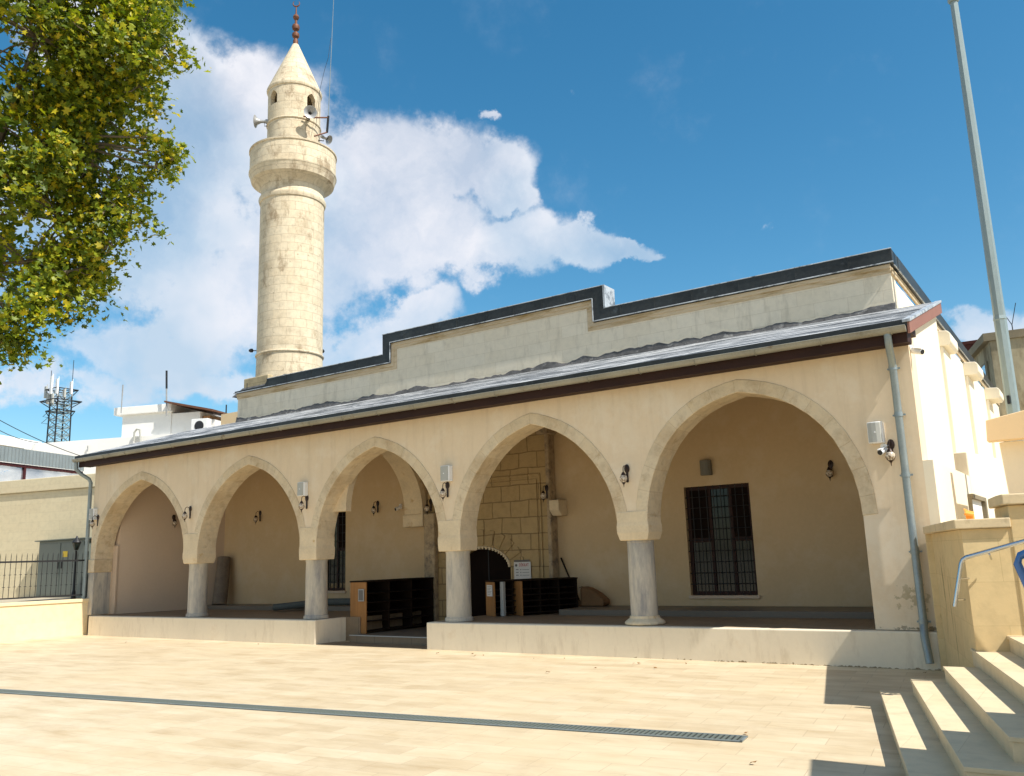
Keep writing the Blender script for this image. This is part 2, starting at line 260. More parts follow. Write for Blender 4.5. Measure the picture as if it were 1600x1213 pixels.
def leafmat(name, ramp_, tr):
    m = bpy.data.materials.new(name); m.use_nodes = True; t = m.node_tree; t.nodes.clear()
    o = nd(t, 'ShaderNodeOutputMaterial'); df = nd(t, 'ShaderNodeBsdfPrincipled'); df.inputs['Roughness'].default_value = .5; df.inputs['Specular IOR Level'].default_value = .35
    tl = nd(t, 'ShaderNodeBsdfTranslucent'); mix = nd(t, 'ShaderNodeMixShader'); mix.inputs[0].default_value = .32
    g = nd(t, 'ShaderNodeNewGeometry'); a = ramp(t, g.outputs['Random Per Island'], ramp_)
    v = tex_coord(t, 'Object'); n = ramp(t, noise(t, v, .9, 4), [(.35, (.55, .6, .5)), (.62, (1.25, 1.2, 1.0))]); a = mixc(t, 1, a, n, 'MULTIPLY')
    t.links.new(a, df.inputs['Base Color']); c = mixc(t, 1, a, tr, 'MULTIPLY'); t.links.new(c, tl.inputs['Color'])
    t.links.new(df.outputs[0], mix.inputs[1]); t.links.new(tl.outputs[0], mix.inputs[2]); t.links.new(mix.outputs[0], o.inputs[0]); return m
M['leaf'] = leafmat('plane_leaves', [(0, (.055, .095, .010)), (.45, (.15, .20, .012)), (.8, (.33, .35, .02)), (1, (.55, .42, .02))], (1.5, 1.6, .7))

# ---------------------------------------------------------------- mesh helpers
class MB:
    def __init__(s, org=(0, 0, 0)): s.v = []; s.f = []; s.uv = {}; s.org = Vector(org)
    def add(s, vs, fs, uvs=None):
        o = len(s.v); s.v += [Vector(p)-s.org for p in vs]
        for i, f in enumerate(fs):
            if uvs and uvs[i] is not None: s.uv[len(s.f)] = uvs[i]
            s.f.append([o+j for j in f])
        return s
    def box(s, x0, x1, y0, y1, z0, z1):
        x0, x1 = min(x0, x1), max(x0, x1); y0, y1 = min(y0, y1), max(y0, y1); z0, z1 = min(z0, z1), max(z0, z1)
        v = [(x, y, z) for z in (z0, z1) for y in (y0, y1) for x in (x0, x1)]
        return s.add(v, [(0, 2, 3, 1), (4, 5, 7, 6), (0, 1, 5, 4), (2, 6, 7, 3), (0, 4, 6, 2), (1, 3, 7, 5)])
    def obox(s, c, ax, ay, az):           # oriented box: centre + three half vectors
        c, ax, ay, az = map(Vector, (c, ax, ay, az))
        v = [c+ax*i+ay*j+az*k for k in (-1, 1) for j in (-1, 1) for i in (-1, 1)]
        return s.add(v, [(0, 2, 3, 1), (4, 5, 7, 6), (0, 1, 5, 4), (2, 6, 7, 3), (0, 4, 6, 2), (1, 3, 7, 5)])
    def prismZ(s, pts, z0, z1):           # footprint polygon (ccw) extruded upward
        n = len(pts); v = [(p[0], p[1], z0) for p in pts]+[(p[0], p[1], z1) for p in pts]
        return s.add(v, [list(range(n))[::-1], list(range(n, 2*n))]+[(i, (i+1) % n, n+(i+1) % n, n+i) for i in range(n)])
    def prismY(s, pts, y0, y1):           # (x,z) polygon extruded along y
        n = len(pts); v = [(p[0], y0, p[1]) for p in pts]+[(p[0], y1, p[1]) for p in pts]
        return s.add(v, [list(range(n)), list(range(n, 2*n))[::-1]]+[(i, n+i, n+(i+1) % n, (i+1) % n) for i in range(n)])
    def prismX(s, pts, x0, x1):           # (y,z) polygon extruded along x
        n = len(pts); v = [(x0, p[0], p[1]) for p in pts]+[(x1, p[0], p[1]) for p in pts]
        return s.add(v, [list(range(n))[::-1], list(range(n, 2*n))]+[(i, (i+1) % n, n+(i+1) % n, n+i) for i in range(n)])
    def tube(s, pts, r, n=10, caps=True):
        pts = [Vector(p) for p in pts]; rs = r if isinstance(r, (list, tuple)) else [r]*len(pts); vs = []; up = None
        for i, p in enumerate(pts):
            d = (pts[min(i+1, len(pts)-1)]-pts[max(i-1, 0)]).normalized()
            if up is None: up = Vector((0, 0, 1)) if abs(d.z) < .9 else Vector((1, 0, 0))
            a = d.cross(up).normalized(); b_ = a.cross(d).normalized(); up = b_
            vs += [p+(a*math.cos(2*math.pi*k/n)+b_*math.sin(2*math.pi*k/n))*rs[i] for k in range(n)]
        fs = [(i*n+k, i*n+(k+1) % n, (i+1)*n+(k+1) % n, (i+1)*n+k) for i in range(len(pts)-1) for k in range(n)]
        if caps: fs += [list(range(n))[::-1], list(range((len(pts)-1)*n, len(pts)*n))]
        return s.add(vs, fs)
    def lathe(s, prof, c, n=48, cap=True, ax=None):
        c = Vector(c); Z = Vector(ax).normalized() if ax else Vector((0, 0, 1)); A = Z.orthogonal().normalized() if ax else Vector((1, 0, 0)); B = Z.cross(A)
        vs = [c+Z*z+(A*math.cos(2*math.pi*k/n)+B*math.sin(2*math.pi*k/n))*r for (r, z) in prof for k in range(n)]
        fs = []; uv = []; acc = 0; ls = [0]
        for i in range(1, len(prof)): acc += math.hypot(prof[i][0]-prof[i-1][0], prof[i][1]-prof[i-1][1]); ls.append(acc)
        R0 = max(p[0] for p in prof)
        for i in range(len(prof)-1):
            for k in range(n):
                fs.append((i*n+k, i*n+(k+1) % n, (i+1)*n+(k+1) % n, (i+1)*n+k)); u0 = 2*math.pi*k/n*R0; u1 = 2*math.pi*(k+1)/n*R0
                uv.append([(u0, ls[i]), (u1, ls[i]), (u1, ls[i+1]), (u0, ls[i+1])])
        if cap: fs += [list(range(n))[::-1], list(range((len(prof)-1)*n, len(prof)*n))]; uv += [None, None]
        return s.add(vs, fs, uv)
    def build(s, name, mat, parent=None, smooth=False, bevel=0, seg=2):
        me = bpy.data.meshes.new(name); me.from_pydata([tuple(p) for p in s.v], [], s.f); me.update()
        ul = me.uv_layers.new(name='UVMap')
        for p in me.polygons:
            if p.index in s.uv:
                for li, q in zip(p.loop_indices, s.uv[p.index]): ul.data[li].uv = q
            else:
                nn = p.normal; ax = max(range(3), key=lambda i: abs(nn[i]))
                for li in p.loop_indices:
                    co_ = me.vertices[me.loops[li].vertex_index].co+s.org
                    ul.data[li].uv = (co_.x, co_.z) if ax == 1 else ((co_.y, co_.z) if ax == 0 else (co_.x, co_.y))
        bm = bmesh.new(); bm.from_mesh(me); bmesh.ops.recalc_face_normals(bm, faces=bm.faces); bm.to_mesh(me); bm.free()
        me.materials.append(M[mat] if isinstance(mat, str) else mat)
        o = bpy.data.objects.new(name, me); COL.objects.link(o)
        if parent is not None: o.parent = parent
        else: o.location = s.org
        if smooth:
            for p in me.polygons: p.use_smooth = True
            try: me.set_sharp_from_angle(angle=math.radians(38))
            except Exception: pass
        if bevel: md = o.modifiers.new('bevel', 'BEVEL'); md.width = bevel; md.segments = seg; md.limit_method = 'ANGLE'; md.angle_limit = math.radians(35)
        return o
def apply_bool(o, cutters):
    for c in cutters: md = o.modifiers.new('cut', 'BOOLEAN'); md.object = c; md.operation = 'DIFFERENCE'; md.solver = 'EXACT'
    bpy.context.view_layer.update(); dg = bpy.context.evaluated_depsgraph_get(); me = bpy.data.meshes.new_from_object(o.evaluated_get(dg))
    o.modifiers.clear(); o.data = me
    for c in cutters: bpy.data.objects.remove(c, do_unlink=True)
def tag(o, label, cat, group=None):
    o['label'] = label; o['category'] = cat
    if group: o['group'] = group
    return o
def thing(name, loc, label, cat, group=None, rz=0):
    o = bpy.data.objects.new(name, None); COL.objects.link(o); o.location = loc; o.rotation_euler = (0, 0, rz); o.empty_display_size = .2; return tag(o, label, cat, group)
def struct(o, kind='structure'): o['kind'] = kind; return o
def copy_tree(o, parent=None):
    c = o.copy(); COL.objects.link(c); c.parent = parent
    for ch in [x for x in bpy.data.objects if x.parent == o]: copy_tree(ch, c)
    return c

# ---------------------------------------------------------------- ground
g = MB(); g.add([(-400, -200, -.03), (400, -200, -.03), (400, 600, -.03), (-400, 600, -.03)], [(0, 1, 2, 3)]); struct(g.build('ground', 'earth'))
g = MB(); g.box(-22.95, 8, -14, 16, -.4, 0); struct(g.build('plaza_paving', 'paving'))
# raised yard beyond the boundary wall
g = MB(); g.box(-60, -23.35, -4, 34, -.4, .86); struct(g.build('raised_yard', 'earth'))
# drain
A = onZ(1169, 1152, 0); B = onZ(1157, 1160, 0); A0 = onZ(0, 1078, 0); B0 = onZ(0, 1086, 0)
du = (A0-A).normalized(); dv = Vector((-du.y, du.x, 0)); dv = dv if dv.y < 0 else -dv
dr = thing('drain_channel', A, 'long grey slotted drain grate running across the pale paving', 'drain')
Ld = 16.0
mb = MB(A); mb.obox(A+du*Ld/2+dv*.12+Vector((0, 0, .003)), du*Ld/2, dv*.125, (0, 0, .0015)); mb.build('channel', 'iron', dr)
mb = MB(A)
for sgn in (.012, .228): mb.obox(A+du*Ld/2+dv*sgn+Vector((0, 0, .008)), du*Ld/2, dv*.012, (0, 0, .005))
mb.obox(A+du*.01+dv*.12+Vector((0, 0, .008)), du*.01, dv*.12, (0, 0, .005)); 
mb.build('edge_rail', 'pipe', dr)
mb = MB(A); k = 0
while k*.05 < Ld: mb.obox(A+du*(.03+k*.05)+dv*.12+Vector((0, 0, .008)), du*.014, dv*.10, (0, 0, .004)); k += 1
gr_ = mb.build('grate', 'cabgrey', dr)

# ---------------------------------------------------------------- mosque
mq = thing('mosque', (-12, 13.1, 0), 'cream single-storey mosque with five pointed arches, stepped parapet and lead porch roof', 'mosque')
O = Vector((-12, 13.1, 0))
YF, YB, YW = 13.12, 13.62, 16.40
arches = [(-20.48, 1.92, 1.92, 3.93), (-16.255, 1.785, 1.90, 3.96), (-12.295, 1.685, 1.98, 3.99), (-8.435, 1.675, 1.98, 4.03), (-4.53, 1.69, 2.08, 4.10)]
tab5 = [(0, 1), (.09, .995), (.17, .985), (.29, .958), (.42, .905), (.56, .825), (.67, .735), (.76, .635), (.84, .515), (.905, .385), (.952, .245), (.984, .10), (1, 0)]
tab = [(0, 1), (.09, .997), (.2, .98), (.33, .94), (.42, .895), (.52, .83), (.61, .755), (.70, .66), (.78, .56), (.85, .445), (.905, .33), (.955, .18), (.985, .07), (1, 0)]
tab_old = [(0, 1), (.09, .995), (.17, .985), (.29, .958), (.42, .905), (.56, .825), (.67, .735), (.76, .635), (.84, .515), (.905, .385), (.955, .25), (.985, .12), (1, 0)]
def prof(c, h, z0, z1, ext=0.0):
    L_ = []
    for (t_, w) in (tab5 if c > -5 else tab): L_.append((c-w*h, z0+t_*(z1-z0)))
    R_ = [(2*c-x, z) for x, z in L_[::-1]][1:]
    P_ = L_+R_
    if ext:
        out = []
        for i, (x, z) in enumerate(P_):
            a = P_[max(i-1, 0)]; b_ = P_[min(i+1, len(P_)-1)]; tx, tz = b_[0]-a[0], b_[1]-a[1]; l_ = math.hypot(tx, tz) or 1
            out.append((x-tz/l_*ext, z+tx/l_*ext))
        return out
    return P_
# arcade wall (one outline, open arches), pier outlines run down to the capitals
ol = [(-22.62, .5)]
bot = []
for i, (c, h, z0, z1) in enumerate(arches):
    bot.append(prof(c, h, z0, z1))
pts = [(-22.62, 0.0), (-22.62+.32, 0.0)] if False else [(-22.62, .5), (-22.40, .5)]
for i, P_ in enumerate(bot):
    if i: pts.append((P_[0][0], 1.95))
    pts += P_
    if i < 4: pts.append((P_[-1][0], 1.95))
pts += [(-2.84, .5), (-1.98, .5), (-1.98, 4.8), (-22.62, 4.8)]
mb = MB(O); mb.prismY(pts, YF, YB); mb.build('arcade_wall', 'facade', mq)
# stone arch rings
for i, (c, h, z0, z1) in enumerate(arches):
    base = (z0-.0)
    I_ = prof(c, h, z0, z1); I_ = [(x+(.006 if x < c else -.006 if x > c else 0), z-.004) for x, z in I_]; E_ = prof(c, h, z0, z1, -.205 if True else 0)
    # make sure the outer line lies outside
    if E_[0][0] > I_[0][0]: E_ = prof(c, h, z0, z1, .205)
    n = len(I_); yf, yb = YF-.012, YB+.012; vs = []; fs = []; uv = []; s_ = 0; S = [0]
    for k in range(1, n): s_ += math.hypot(I_[k][0]-I_[k-1][0], I_[k][1]-I_[k-1][1]); S.append(s_)
    for k in range(n): vs += [(I_[k][0], yf, I_[k][1]), (E_[k][0], yf, E_[k][1]), (I_[k][0], yb, I_[k][1]), (E_[k][0], yb, E_[k][1])]
    for k in range(n-1):
        a = 4*k; b_ = 4*(k+1)
        fs += [(a, b_, b_+1, a+1), (a+2, a+3, b_+3, b_+2), (a, a+2, b_+2, b_), (a+1, b_+1, b_+3, a+3)]
        uv += [[(S[k], .1), (S[k+1], .1), (S[k+1], .3), (S[k], .3)]]*2+[[(S[k], .1), (S[k], .6), (S[k+1], .6), (S[k+1], .1)]]*2
    fs += [(0, 1, 3, 2), (4*(n-1), 4*(n-1)+2, 4*(n-1)+3, 4*(n-1)+1)]; uv += [None, None]
    mb = MB(O); mb.add(vs, fs, uv); mb.build('arch_ring', 'archstone', mq, bevel=.008, seg=1)
# springer blocks + capitals + columns
xs_col = [(-18.30, -18.56, -18.04, .225, 1.74), (-14.225, -14.47, -13.98, .235, 1.73), (-10.36, -10.61, -10.11, .235, 1.80), (-6.49, -6.76, -6.22, .225, 1.86)]
for k, (cx, xl, xr, r, zt) in enumerate(xs_col):
    w0 = (xr-xl)/2+.012; yc = 13.37
    def ring(hx, hy, z, ch=.0): return [(cx-hx, yc-hy, z), (cx+hx, yc-hy, z), (cx+hx, yc+hy, z), (cx-hx, yc+hy, z)]
    zz = [(w0, .268, 2.46-.04*k), (w0+.002, .270, zt+.30), (w0+.012, .276, zt+.24), (w0+.010, .275, zt+.13), (r+.03, r+.03, zt+.012), (r+.02, r+.02, zt)]
    vs = []; fs = []
    for hx, hy, z in zz: vs += ring(hx, hy, z)
    for q in range(len(zz)-1): fs += [(q*4+e, q*4+(e+1) % 4, (q+1)*4+(e+1) % 4, (q+1)*4+e) for e in range(4)]
    fs += [(0, 1, 2, 3), (len(vs)-4, len(vs)-1, len(vs)-2, len(vs)-3)]
    mb = MB(O); mb.add(vs, fs); mb.build('capital', 'capstone', mq, bevel=.025)
    pr = [(r+.035, .5), (r+.03, .56), (r+.006, .575), (r, .9), (r, 1.3), (r-.006, zt-.05), (r+.004, zt-.03), (r+.004, zt+.02)] if k < 3 else [(r, .6), (r, 1.3), (r-.004, zt-.04), (r+.004, zt-.03), (r+.004, zt+.02)]
    mb = MB(O); mb.lathe(pr, (cx, yc, 0), 40); mb.build('column', 'column', mq, smooth=True)
    if k == 3:
        mb = MB(O); mb.lathe([(.33, .5), (.335, .53), (.31, .56), (.25, .60), (.24, .64)], (cx, yc, 0), 14); mb.build('column_base', 'capstone', mq, bevel=.01)
# left pier with engaged grey pilaster
mb = MB(O); mb.box(-22.64, -22.385, YF-.02, YB-.02, .5, 1.60); mb.build('pilaster', 'column', mq, bevel=.02)
mb = MB(O); mb.box(-22.67, -22.375, YF-.03, YB-.01, 1.604, 1.95); mb.build('impost_block', 'archstone', mq, bevel=.02)
mb = MB(O); mb.box(-22.62, -22.20, YB+.002, YB+.06, .5, 2.3); mb.build('jamb', 'endwall', mq, bevel=.01)
# end walls, back wall, side wall
mb = MB(O); mb.prismZ([(-22.6, YB+.062), (-22.22, YB+.062), (-21.30, YW), (-22.6, YW)], 0, 4.6); mb.build('left_end_wall', 'endwall', mq)
mb = MB(O); mb.box(-2.16, -1.98, YB, 16.42, .0, 4.8); mb.prismX([(13.12, 4.8), (16.42, 4.8), (16.42, 5.62), (13.12, 4.80)], -2.16, -1.98); mb.box(-1.98, -1.85, YF, 17.6, 0, 2.79); mb.build('right_side_wall', 'sidewall', mq)
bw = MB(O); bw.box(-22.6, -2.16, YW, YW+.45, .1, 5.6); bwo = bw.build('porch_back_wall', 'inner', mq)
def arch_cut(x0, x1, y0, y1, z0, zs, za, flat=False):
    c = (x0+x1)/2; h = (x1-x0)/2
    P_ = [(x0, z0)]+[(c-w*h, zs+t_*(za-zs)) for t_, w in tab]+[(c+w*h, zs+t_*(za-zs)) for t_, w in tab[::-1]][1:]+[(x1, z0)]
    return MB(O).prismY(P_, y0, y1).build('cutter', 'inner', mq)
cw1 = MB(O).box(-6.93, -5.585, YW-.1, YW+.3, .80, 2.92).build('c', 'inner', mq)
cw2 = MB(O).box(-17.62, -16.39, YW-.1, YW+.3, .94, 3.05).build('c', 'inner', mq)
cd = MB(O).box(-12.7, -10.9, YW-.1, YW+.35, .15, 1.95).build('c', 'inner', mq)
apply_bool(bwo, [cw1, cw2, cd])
mb = MB(O); mb.box(-21.4, -2.1, YB, YW+.02, 4.62, 4.75); mb.build('porch_ceiling', 'ceiling', mq)
# portal block with door arch
pb = MB(O); pb.box(-13.41, -9.98, 16.16, YW-.002, .15, 4.45); pbo = pb.build('portal', 'portal', mq, bevel=0)
apply_bool(pbo, [arch_cut(-12.62, -11.05, 16.0, 16.6, .1, 1.42, 1.90)])
mb = MB(O)   # carved frame of the portal
for off_, w in ((.0, .035), (.1, .02)):
    xl, xr, zt = -13.22+off_, -10.18-off_, 3.42-off_
    mb.box(xl, xl+w, 16.125+off_*.1, 16.158, .2, zt); mb.box(xr-w, xr, 16.125+off_*.1, 16.158, .2, zt); mb.box(xl, xr, 16.128+off_*.1, 16.156, zt, zt+w)
mb.build('portal_frame', 'portal', mq, bevel=.006)
mb = MB(O)
c_ = -11.835
for k in range(11):      # toothed joggled voussoirs round the door head
    a = math.radians(12+k*15.6); rx, rz = .80, .55; x = c_-math.cos(a)*rx; z = 1.40+math.sin(a)*rz
    mb.obox((x-math.cos(a)*.20, 16.145, z+math.sin(a)*.17), (-math.cos(a)*.17, 0, math.sin(a)*.17), (0, .012, 0), (math.sin(a)*.075, 0, math.cos(a)*.075))
mb.build('door_voussoir', 'portal', mq, bevel=.01)
mb = MB(O)
for k in range(24):
    a = math.radians(6+k*7.3); x = c_-math.cos(a)*.77; z = 1.42+math.sin(a)*.46
    mb.obox((x, 16.14, z), (.022, 0, 0), (0, .02, 0), (0, 0, .028))
mb.tube([(c_-math.cos(math.radians(6+q*7.3))*.79, 16.15, 1.42+math.sin(math.radians(6+q*7.3))*.48) for q in range(24)], .018, 5); mb.build('toothed_edge', 'capstone', mq)
mb = MB(O); mb.box(-10.02, -9.92, 16.10, 16.38, .5, 4.45); mb.build('portal_pier', 'roughstone', mq, bevel=.03)
mb = MB(O); mb.box(-13.42, -13.1, 16.0, 16.158, .2, 2.74); mb.build('portal_pier', 'roughstone', mq, bevel=.03)
mb = MB(O); mb.box(-10.15, -9.86, 15.98, 16.38, 4.30, 4.5); mb.build('portal_cap', 'roughstone', mq, bevel=.02)
mb = MB(O); mb.prismX([(16.39, 2.5), (16.39, 2.84), (16.02, 2.84), (16.02, 2.62), (16.15, 2.5)], -9.9, -9.66); mb.build('corbel', 'capstone', mq, bevel=.02)
# transverse arch between the arcade and the back wall
zc0, zc1 = 2.74, 4.28
cy, hy = (YB+16.02)/2, (16.02-YB)/2
PT = [(cy-w*hy, zc0+t_*(zc1-zc0)) for t_, w in tab]+[(cy+w*hy, zc0+t_*(zc1-zc0)) for t_, w in tab[::-1]][1:]
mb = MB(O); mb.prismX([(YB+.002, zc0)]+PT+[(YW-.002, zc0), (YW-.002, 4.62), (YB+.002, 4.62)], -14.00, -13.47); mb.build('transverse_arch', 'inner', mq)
PI = [(y+(.005 if y < cy else -.005), z-.004) for y, z in PT]; PO = [(cy+(y-cy)*1.13, zc0+(z-zc0)*1.07) for y, z in PT]
n = len(PT); vs = []; fs = []
for k in range(n): vs += [(-14.02, *PI[k]), (-14.02, *PO[k]), (-13.455, *PI[k]), (-13.455, *PO[k])]
for k in range(n-1): a = 4*k; b_ = a+4; fs += [(a, b_, b_+1, a+1), (a+2, a+3, b_+3, b_+2), (a, a+2, b_+2, b_), (a+1, b_+1, b_+3, a+3)]
mb = MB(O); mb.add(vs, fs); mb.build('arch_ring', 'capstone', mq)
mb = MB(O); mb.box(-14.06, -13.43, 15.98, YW-.004, 2.44, 2.736); mb.build('impost_block', 'capstone', mq, bevel=.02)
# plinths and floors
mb = MB(O); mb.box(-22.33, -13.86, 13.0, 13.9, -.1, .49); mb.build('plinth', 'plinth', mq, bevel=.018)
mb = MB(O); mb.box(-10.86, -2.04, 13.0, 13.9, -.1, .49); mb.build('plinth', 'plinth', mq, bevel=.018)
mb = MB(O); mb.box(-22.3, -13.46, 13.902, YW, -.1, .494); mb.box(-22.3, -13.95, 13.16, 13.902, .3, .496); mb.build('porch_floor', 'porchfloor', mq, bevel=.006)
mb = MB(O); mb.box(-10.84, -2.16, 13.902, YW, -.1, .494); mb.box(-10.75, -2.16, 13.16, 13.902, .3, .496); mb.build('porch_floor', 'porchfloor', mq, bevel=.006)
mb = MB(O); mb.box(-9.2, -2.16, 15.1, YW-.002, .4, .60); mb.build('floor_step', 'greyfloor', mq, bevel=.008)
mb = MB(O); mb.box(-21.3, -14.6, 15.6, YW-.002, .4, .60); mb.build('floor_step', 'greyfloor', mq, bevel=.008)
mb = MB(O); mb.box(-13.46, -10.84, 13.63, 16.7, -.1, .15); mb.build('entrance_floor', 'greyfloor', mq)
mb = MB(O); mb.box(-13.46, -10.85, 13.6, 13.629, -.1, .13); mb.build('entrance_riser', 'porchfloor', mq)
mb = MB(O); mb.box(-13.46, -10.86, 13.585, 13.61, .135, .156); mb.build('entrance_nosing', 'greybox', mq, bevel=.004)
mb = MB(O); mb.box(-13.86, -10.86, 13.03, 13.6, -.1, .006); mb.build('entrance_sill', 'porchfloor', mq)
# door
dr_ = MB(O).box(-12.66, -11.0, 16.42, 16.5, .15, 1.95).build('door', 'darkwood', mq)
MB(O).box(-11.84, -11.82, 16.405, 16.425, .15, 1.9).build('cover_strip', 'iron', dr_)
mb = MB(O); mb.lathe([(.005, 0), (.03, .01), (.03, .03), (.01, .05)], (-11.75, 16.41, .95), 12, ax=(0, -1, 0)); mb.build('handle', 'bronze', dr_)
# windows with iron grilles
def window(x0, x1, z0, z1, shut, nx, nz):
    w = MB(O); t_ = .07
    w.box(x0, x0+t_, YW+.10, YW+.17, z0, z1); w.box(x1-t_, x1, YW+.10, YW+.17, z0, z1); w.box(x0+t_, x1-t_, YW+.10, YW+.17, z0, z0+t_); w.box(x0+t_, x1-t_, YW+.10, YW+.17, z1-t_, z1)
    a, b_ = x0+(x1-x0)*.36, x0+(x1-x0)*.68
    w.box(a-.03, a+.03, YW+.102, YW+.168, z0+t_, z1-t_); w.box(b_-.03, b_+.03, YW+.102, YW+.168, z0+t_, z1-t_)
    zm = z0+(z1-z0)*.5
    w.box(x0+t_, a-.03, YW+.102, YW+.168, zm-.04, zm+.04); w.box(b_+.03, x1-t_, YW+.102, YW+.168, zm-.04, zm+.04)
    wo_ = w.build('window', 'windowwood', mq, bevel=.006)
    MB(O).box(x0+t_*.5, x1-t_*.5, YW+.13, YW+.142, z0+t_*.5, z1-t_*.5).build('pane', 'glass', wo_)
    for (p, q) in ((x0+t_, a-.03), (b_+.03, x1-t_)): MB(O).box(p+.004, q-.004, YW+.105, YW+.128, zm+.044, z1-t_-.004).build('shutter', 'darkwood', wo_)
    gl = MB(O); r = .009
    for i in range(1, nx): x = x0+(x1-x0)*i/nx; gl.tube([(x, YW+.04, z0), (x, YW+.04, z1)], r, 6)
    for i in range(1, nz): z = z0+(z1-z0)*i/nz; gl.tube([(x0, YW+.045, z), (x1, YW+.045, z)], r, 6)
    gl.build('grille', 'iron', wo_)
    MB(O).box(x0-.03, x1+.04, YW-.05, YW+.1, z0-.06, z0-.002).build('sill', 'endwall', wo_, bevel=.006)
window(-6.93, -5.585, .80, 2.92, 1, 9, 10)
window(-17.62, -16.39, .94, 3.05, 1, 8, 10)
# porch roof
XL, XR = -23.0, -1.90
def slope(y): return 4.73+(y-12.75)*(5.84-4.73)/(16.4-12.75)
mb = MB(O); nx, ny = 60, 10; vs = []; fs = []
for j in range(ny+1):
    for i in range(nx+1):
        x = XL+(XR-XL)*i/nx; y = 12.74+(16.4-12.74)*j/ny
        vs.append((x, y, slope(y)+.03*math.sin(x*1.3+j)*math.sin(j*1.1)*(0 < j < ny)*(0 < i < nx)*.5))
for j in range(ny):
    for i in range(nx): a = j*(nx+1)+i; fs.append((a, a+1, a+nx+2, a+nx+1))
mb.add(vs, fs); mb.build('porch_roof', 'roof', mq, smooth=True)
mb = MB(O); mb.prismX([(12.745, slope(12.74)-.012), (16.4, slope(16.4)-.03), (16.4, slope(16.4)-.12), (12.745, slope(12.74)-.09)], XL, XR-.001); mb.build('roof_deck', 'lead', mq)
mb = MB(O); mb.prismX([(12.72, slope(12.74)+.004), (12.742, slope(12.74)+.008), (12.742, slope(12.74)-.085), (12.72, slope(12.74)-.088)], XL, XR); mb.build('drip_edge_shadow_band', 'lead', mq)  # dark lead strip sized to stand in for the shadow along the roof edge
mb = MB(O); mb.prismX([(12.85, 4.44), (13.118, 4.44), (13.118, 4.66), (12.85, 4.62)], -22.9, XR-.03); mb.build('eaves_soffit', 'brownboard', mq)
mb = MB(O); mb.prismX([(12.79, 4.42), (12.849, 4.42), (12.849, 4.64), (12.79, 4.62)], -22.9, XR-.03); mb.build('eaves_board', 'brownboard', mq)
mb = MB(O)                                            # half-round gutter
vs = []; fs = []; ng = 9
for x in (XL+.02, XR-.02):
    for k in range(ng): a = math.pi*k/(ng-1); vs += [(x, 12.71-.075*math.cos(a), 4.628-.080*math.sin(a)), (x, 12.71-.068*math.cos(a), 4.628-.072*math.sin(a))]
for k in range(ng-1):
    a = 2*k; o2 = 2*ng; fs += [(a, a+2, o2+a+2, o2+a), (a+1, o2+a+1, o2+a+3, a+3)]
fs += [tuple(range(0, 2*ng, 2)), tuple(range(2*ng, 4*ng, 2))]
mb.add(vs, fs); mb.tube([(XL+.02, 12.635, 4.630), (XR-.02, 12.635, 4.630)], .009, 8)
for i in range(22):
    x = XL+.5+i*.97
    mb.tube([(x+.02, 12.71-.079*math.cos(math.pi*k/8), 4.628-.084*math.sin(math.pi*k/8)) for k in range(9)], .008, 6)
mb.build('gutter', 'gutter', mq, smooth=True)
mb = MB(O); mb.prismX([(12.72, slope(12.72)-.02), (16.42, slope(16.42)-.02), (16.42, slope(16.42)-.22), (12.72, slope(12.72)-.20)], XR-.005, XR+.03); mb.build('verge_board', 'verge', mq, bevel=.004)
mb = MB(O); mb.prismX([(12.70, slope(12.70)+.012), (16.42, slope(16.42)+.012), (16.42, slope(16.42)-.03), (12.70, slope(12.70)-.03)], XR-.06, XR+.045); mb.build('verge_flashing', 'lead_edge', mq, bevel=.004)
mb = MB(O); mb.box(-22.62, XR-.02, YF-.001+.02, 13.5, 4.62, 4.8); mb.build('wall_plate', 'brownboard', mq)
# hall body and stepped parapet
mb = MB(O); mb.box(-20.86, -2.63, 16.8, 35.6, 0, 6.45); mb.box(-2.7, -2.63, YW+.003, 16.82, 4.9, 6.45); mb.build('hall_wall', 'sidewall', mq)
wallp = [(-20.88, 5.5), (-2.62, 5.5), (-2.62, 6.68), (-8.77, 6.68), (-8.77, 7.2), (-14.74, 7.2), (-14.74, 6.67), (-20.88, 6.67)]
mb = MB(O); mb.prismY(wallp, YW-.004, YW+.42); mb.build('parapet_wall', 'parapet', mq)
mb = MB(O); y0, y1 = YW-.045, YW
for (dz0, yy) in ((.17, y0+.022), (.09, y0)):
    mb.prismY([(-20.91, 6.69-dz0), (-14.75+dz0, 6.69-dz0), (-14.75+dz0, 7.22-dz0), (-8.76-dz0, 7.22-dz0), (-8.76-dz0, 6.69-dz0), (-2.605, 6.69-dz0), (-2.605, 6.689), (-8.759, 6.689), (-8.759, 7.219), (-14.751, 7.219), (-14.751, 6.688), (-20.91, 6.688)], yy, y1)
mb.build('parapet_moulding', 'moulding', mq, bevel=.012)
outer = [(-20.96, 6.69), (-14.76, 6.69), (-14.76, 7.22), (-8.75, 7.22), (-8.75, 6.70), (-2.55, 6.70), (-2.55, 6.96), (-8.49, 6.96), (-8.49, 7.48), (-15.02, 7.48), (-15.02, 6.95), (-19.5, 6.95), (-19.62, 6.78), (-20.96, 6.76)]
mb = MB(O); mb.prismY(outer, YW-.075, YW+.45); mb.build('parapet_coping', 'lead', mq, bevel=.012)
def path_tube(mb, pts, r): mb.tube(pts, r, 6)
mb = MB(O); ye = YW-.085
for pts_ in ([(-20.98, 6.70), (-14.76, 6.70)], [(-14.75, 6.70), (-14.75, 7.23)], [(-14.76, 7.23), (-8.75, 7.23)], [(-8.75, 7.23), (-8.75, 6.70)], [(-8.75, 6.705), (-2.54, 6.705)]):
    mb.tube([(x, ye, z) for x, z in pts_], .013, 6)
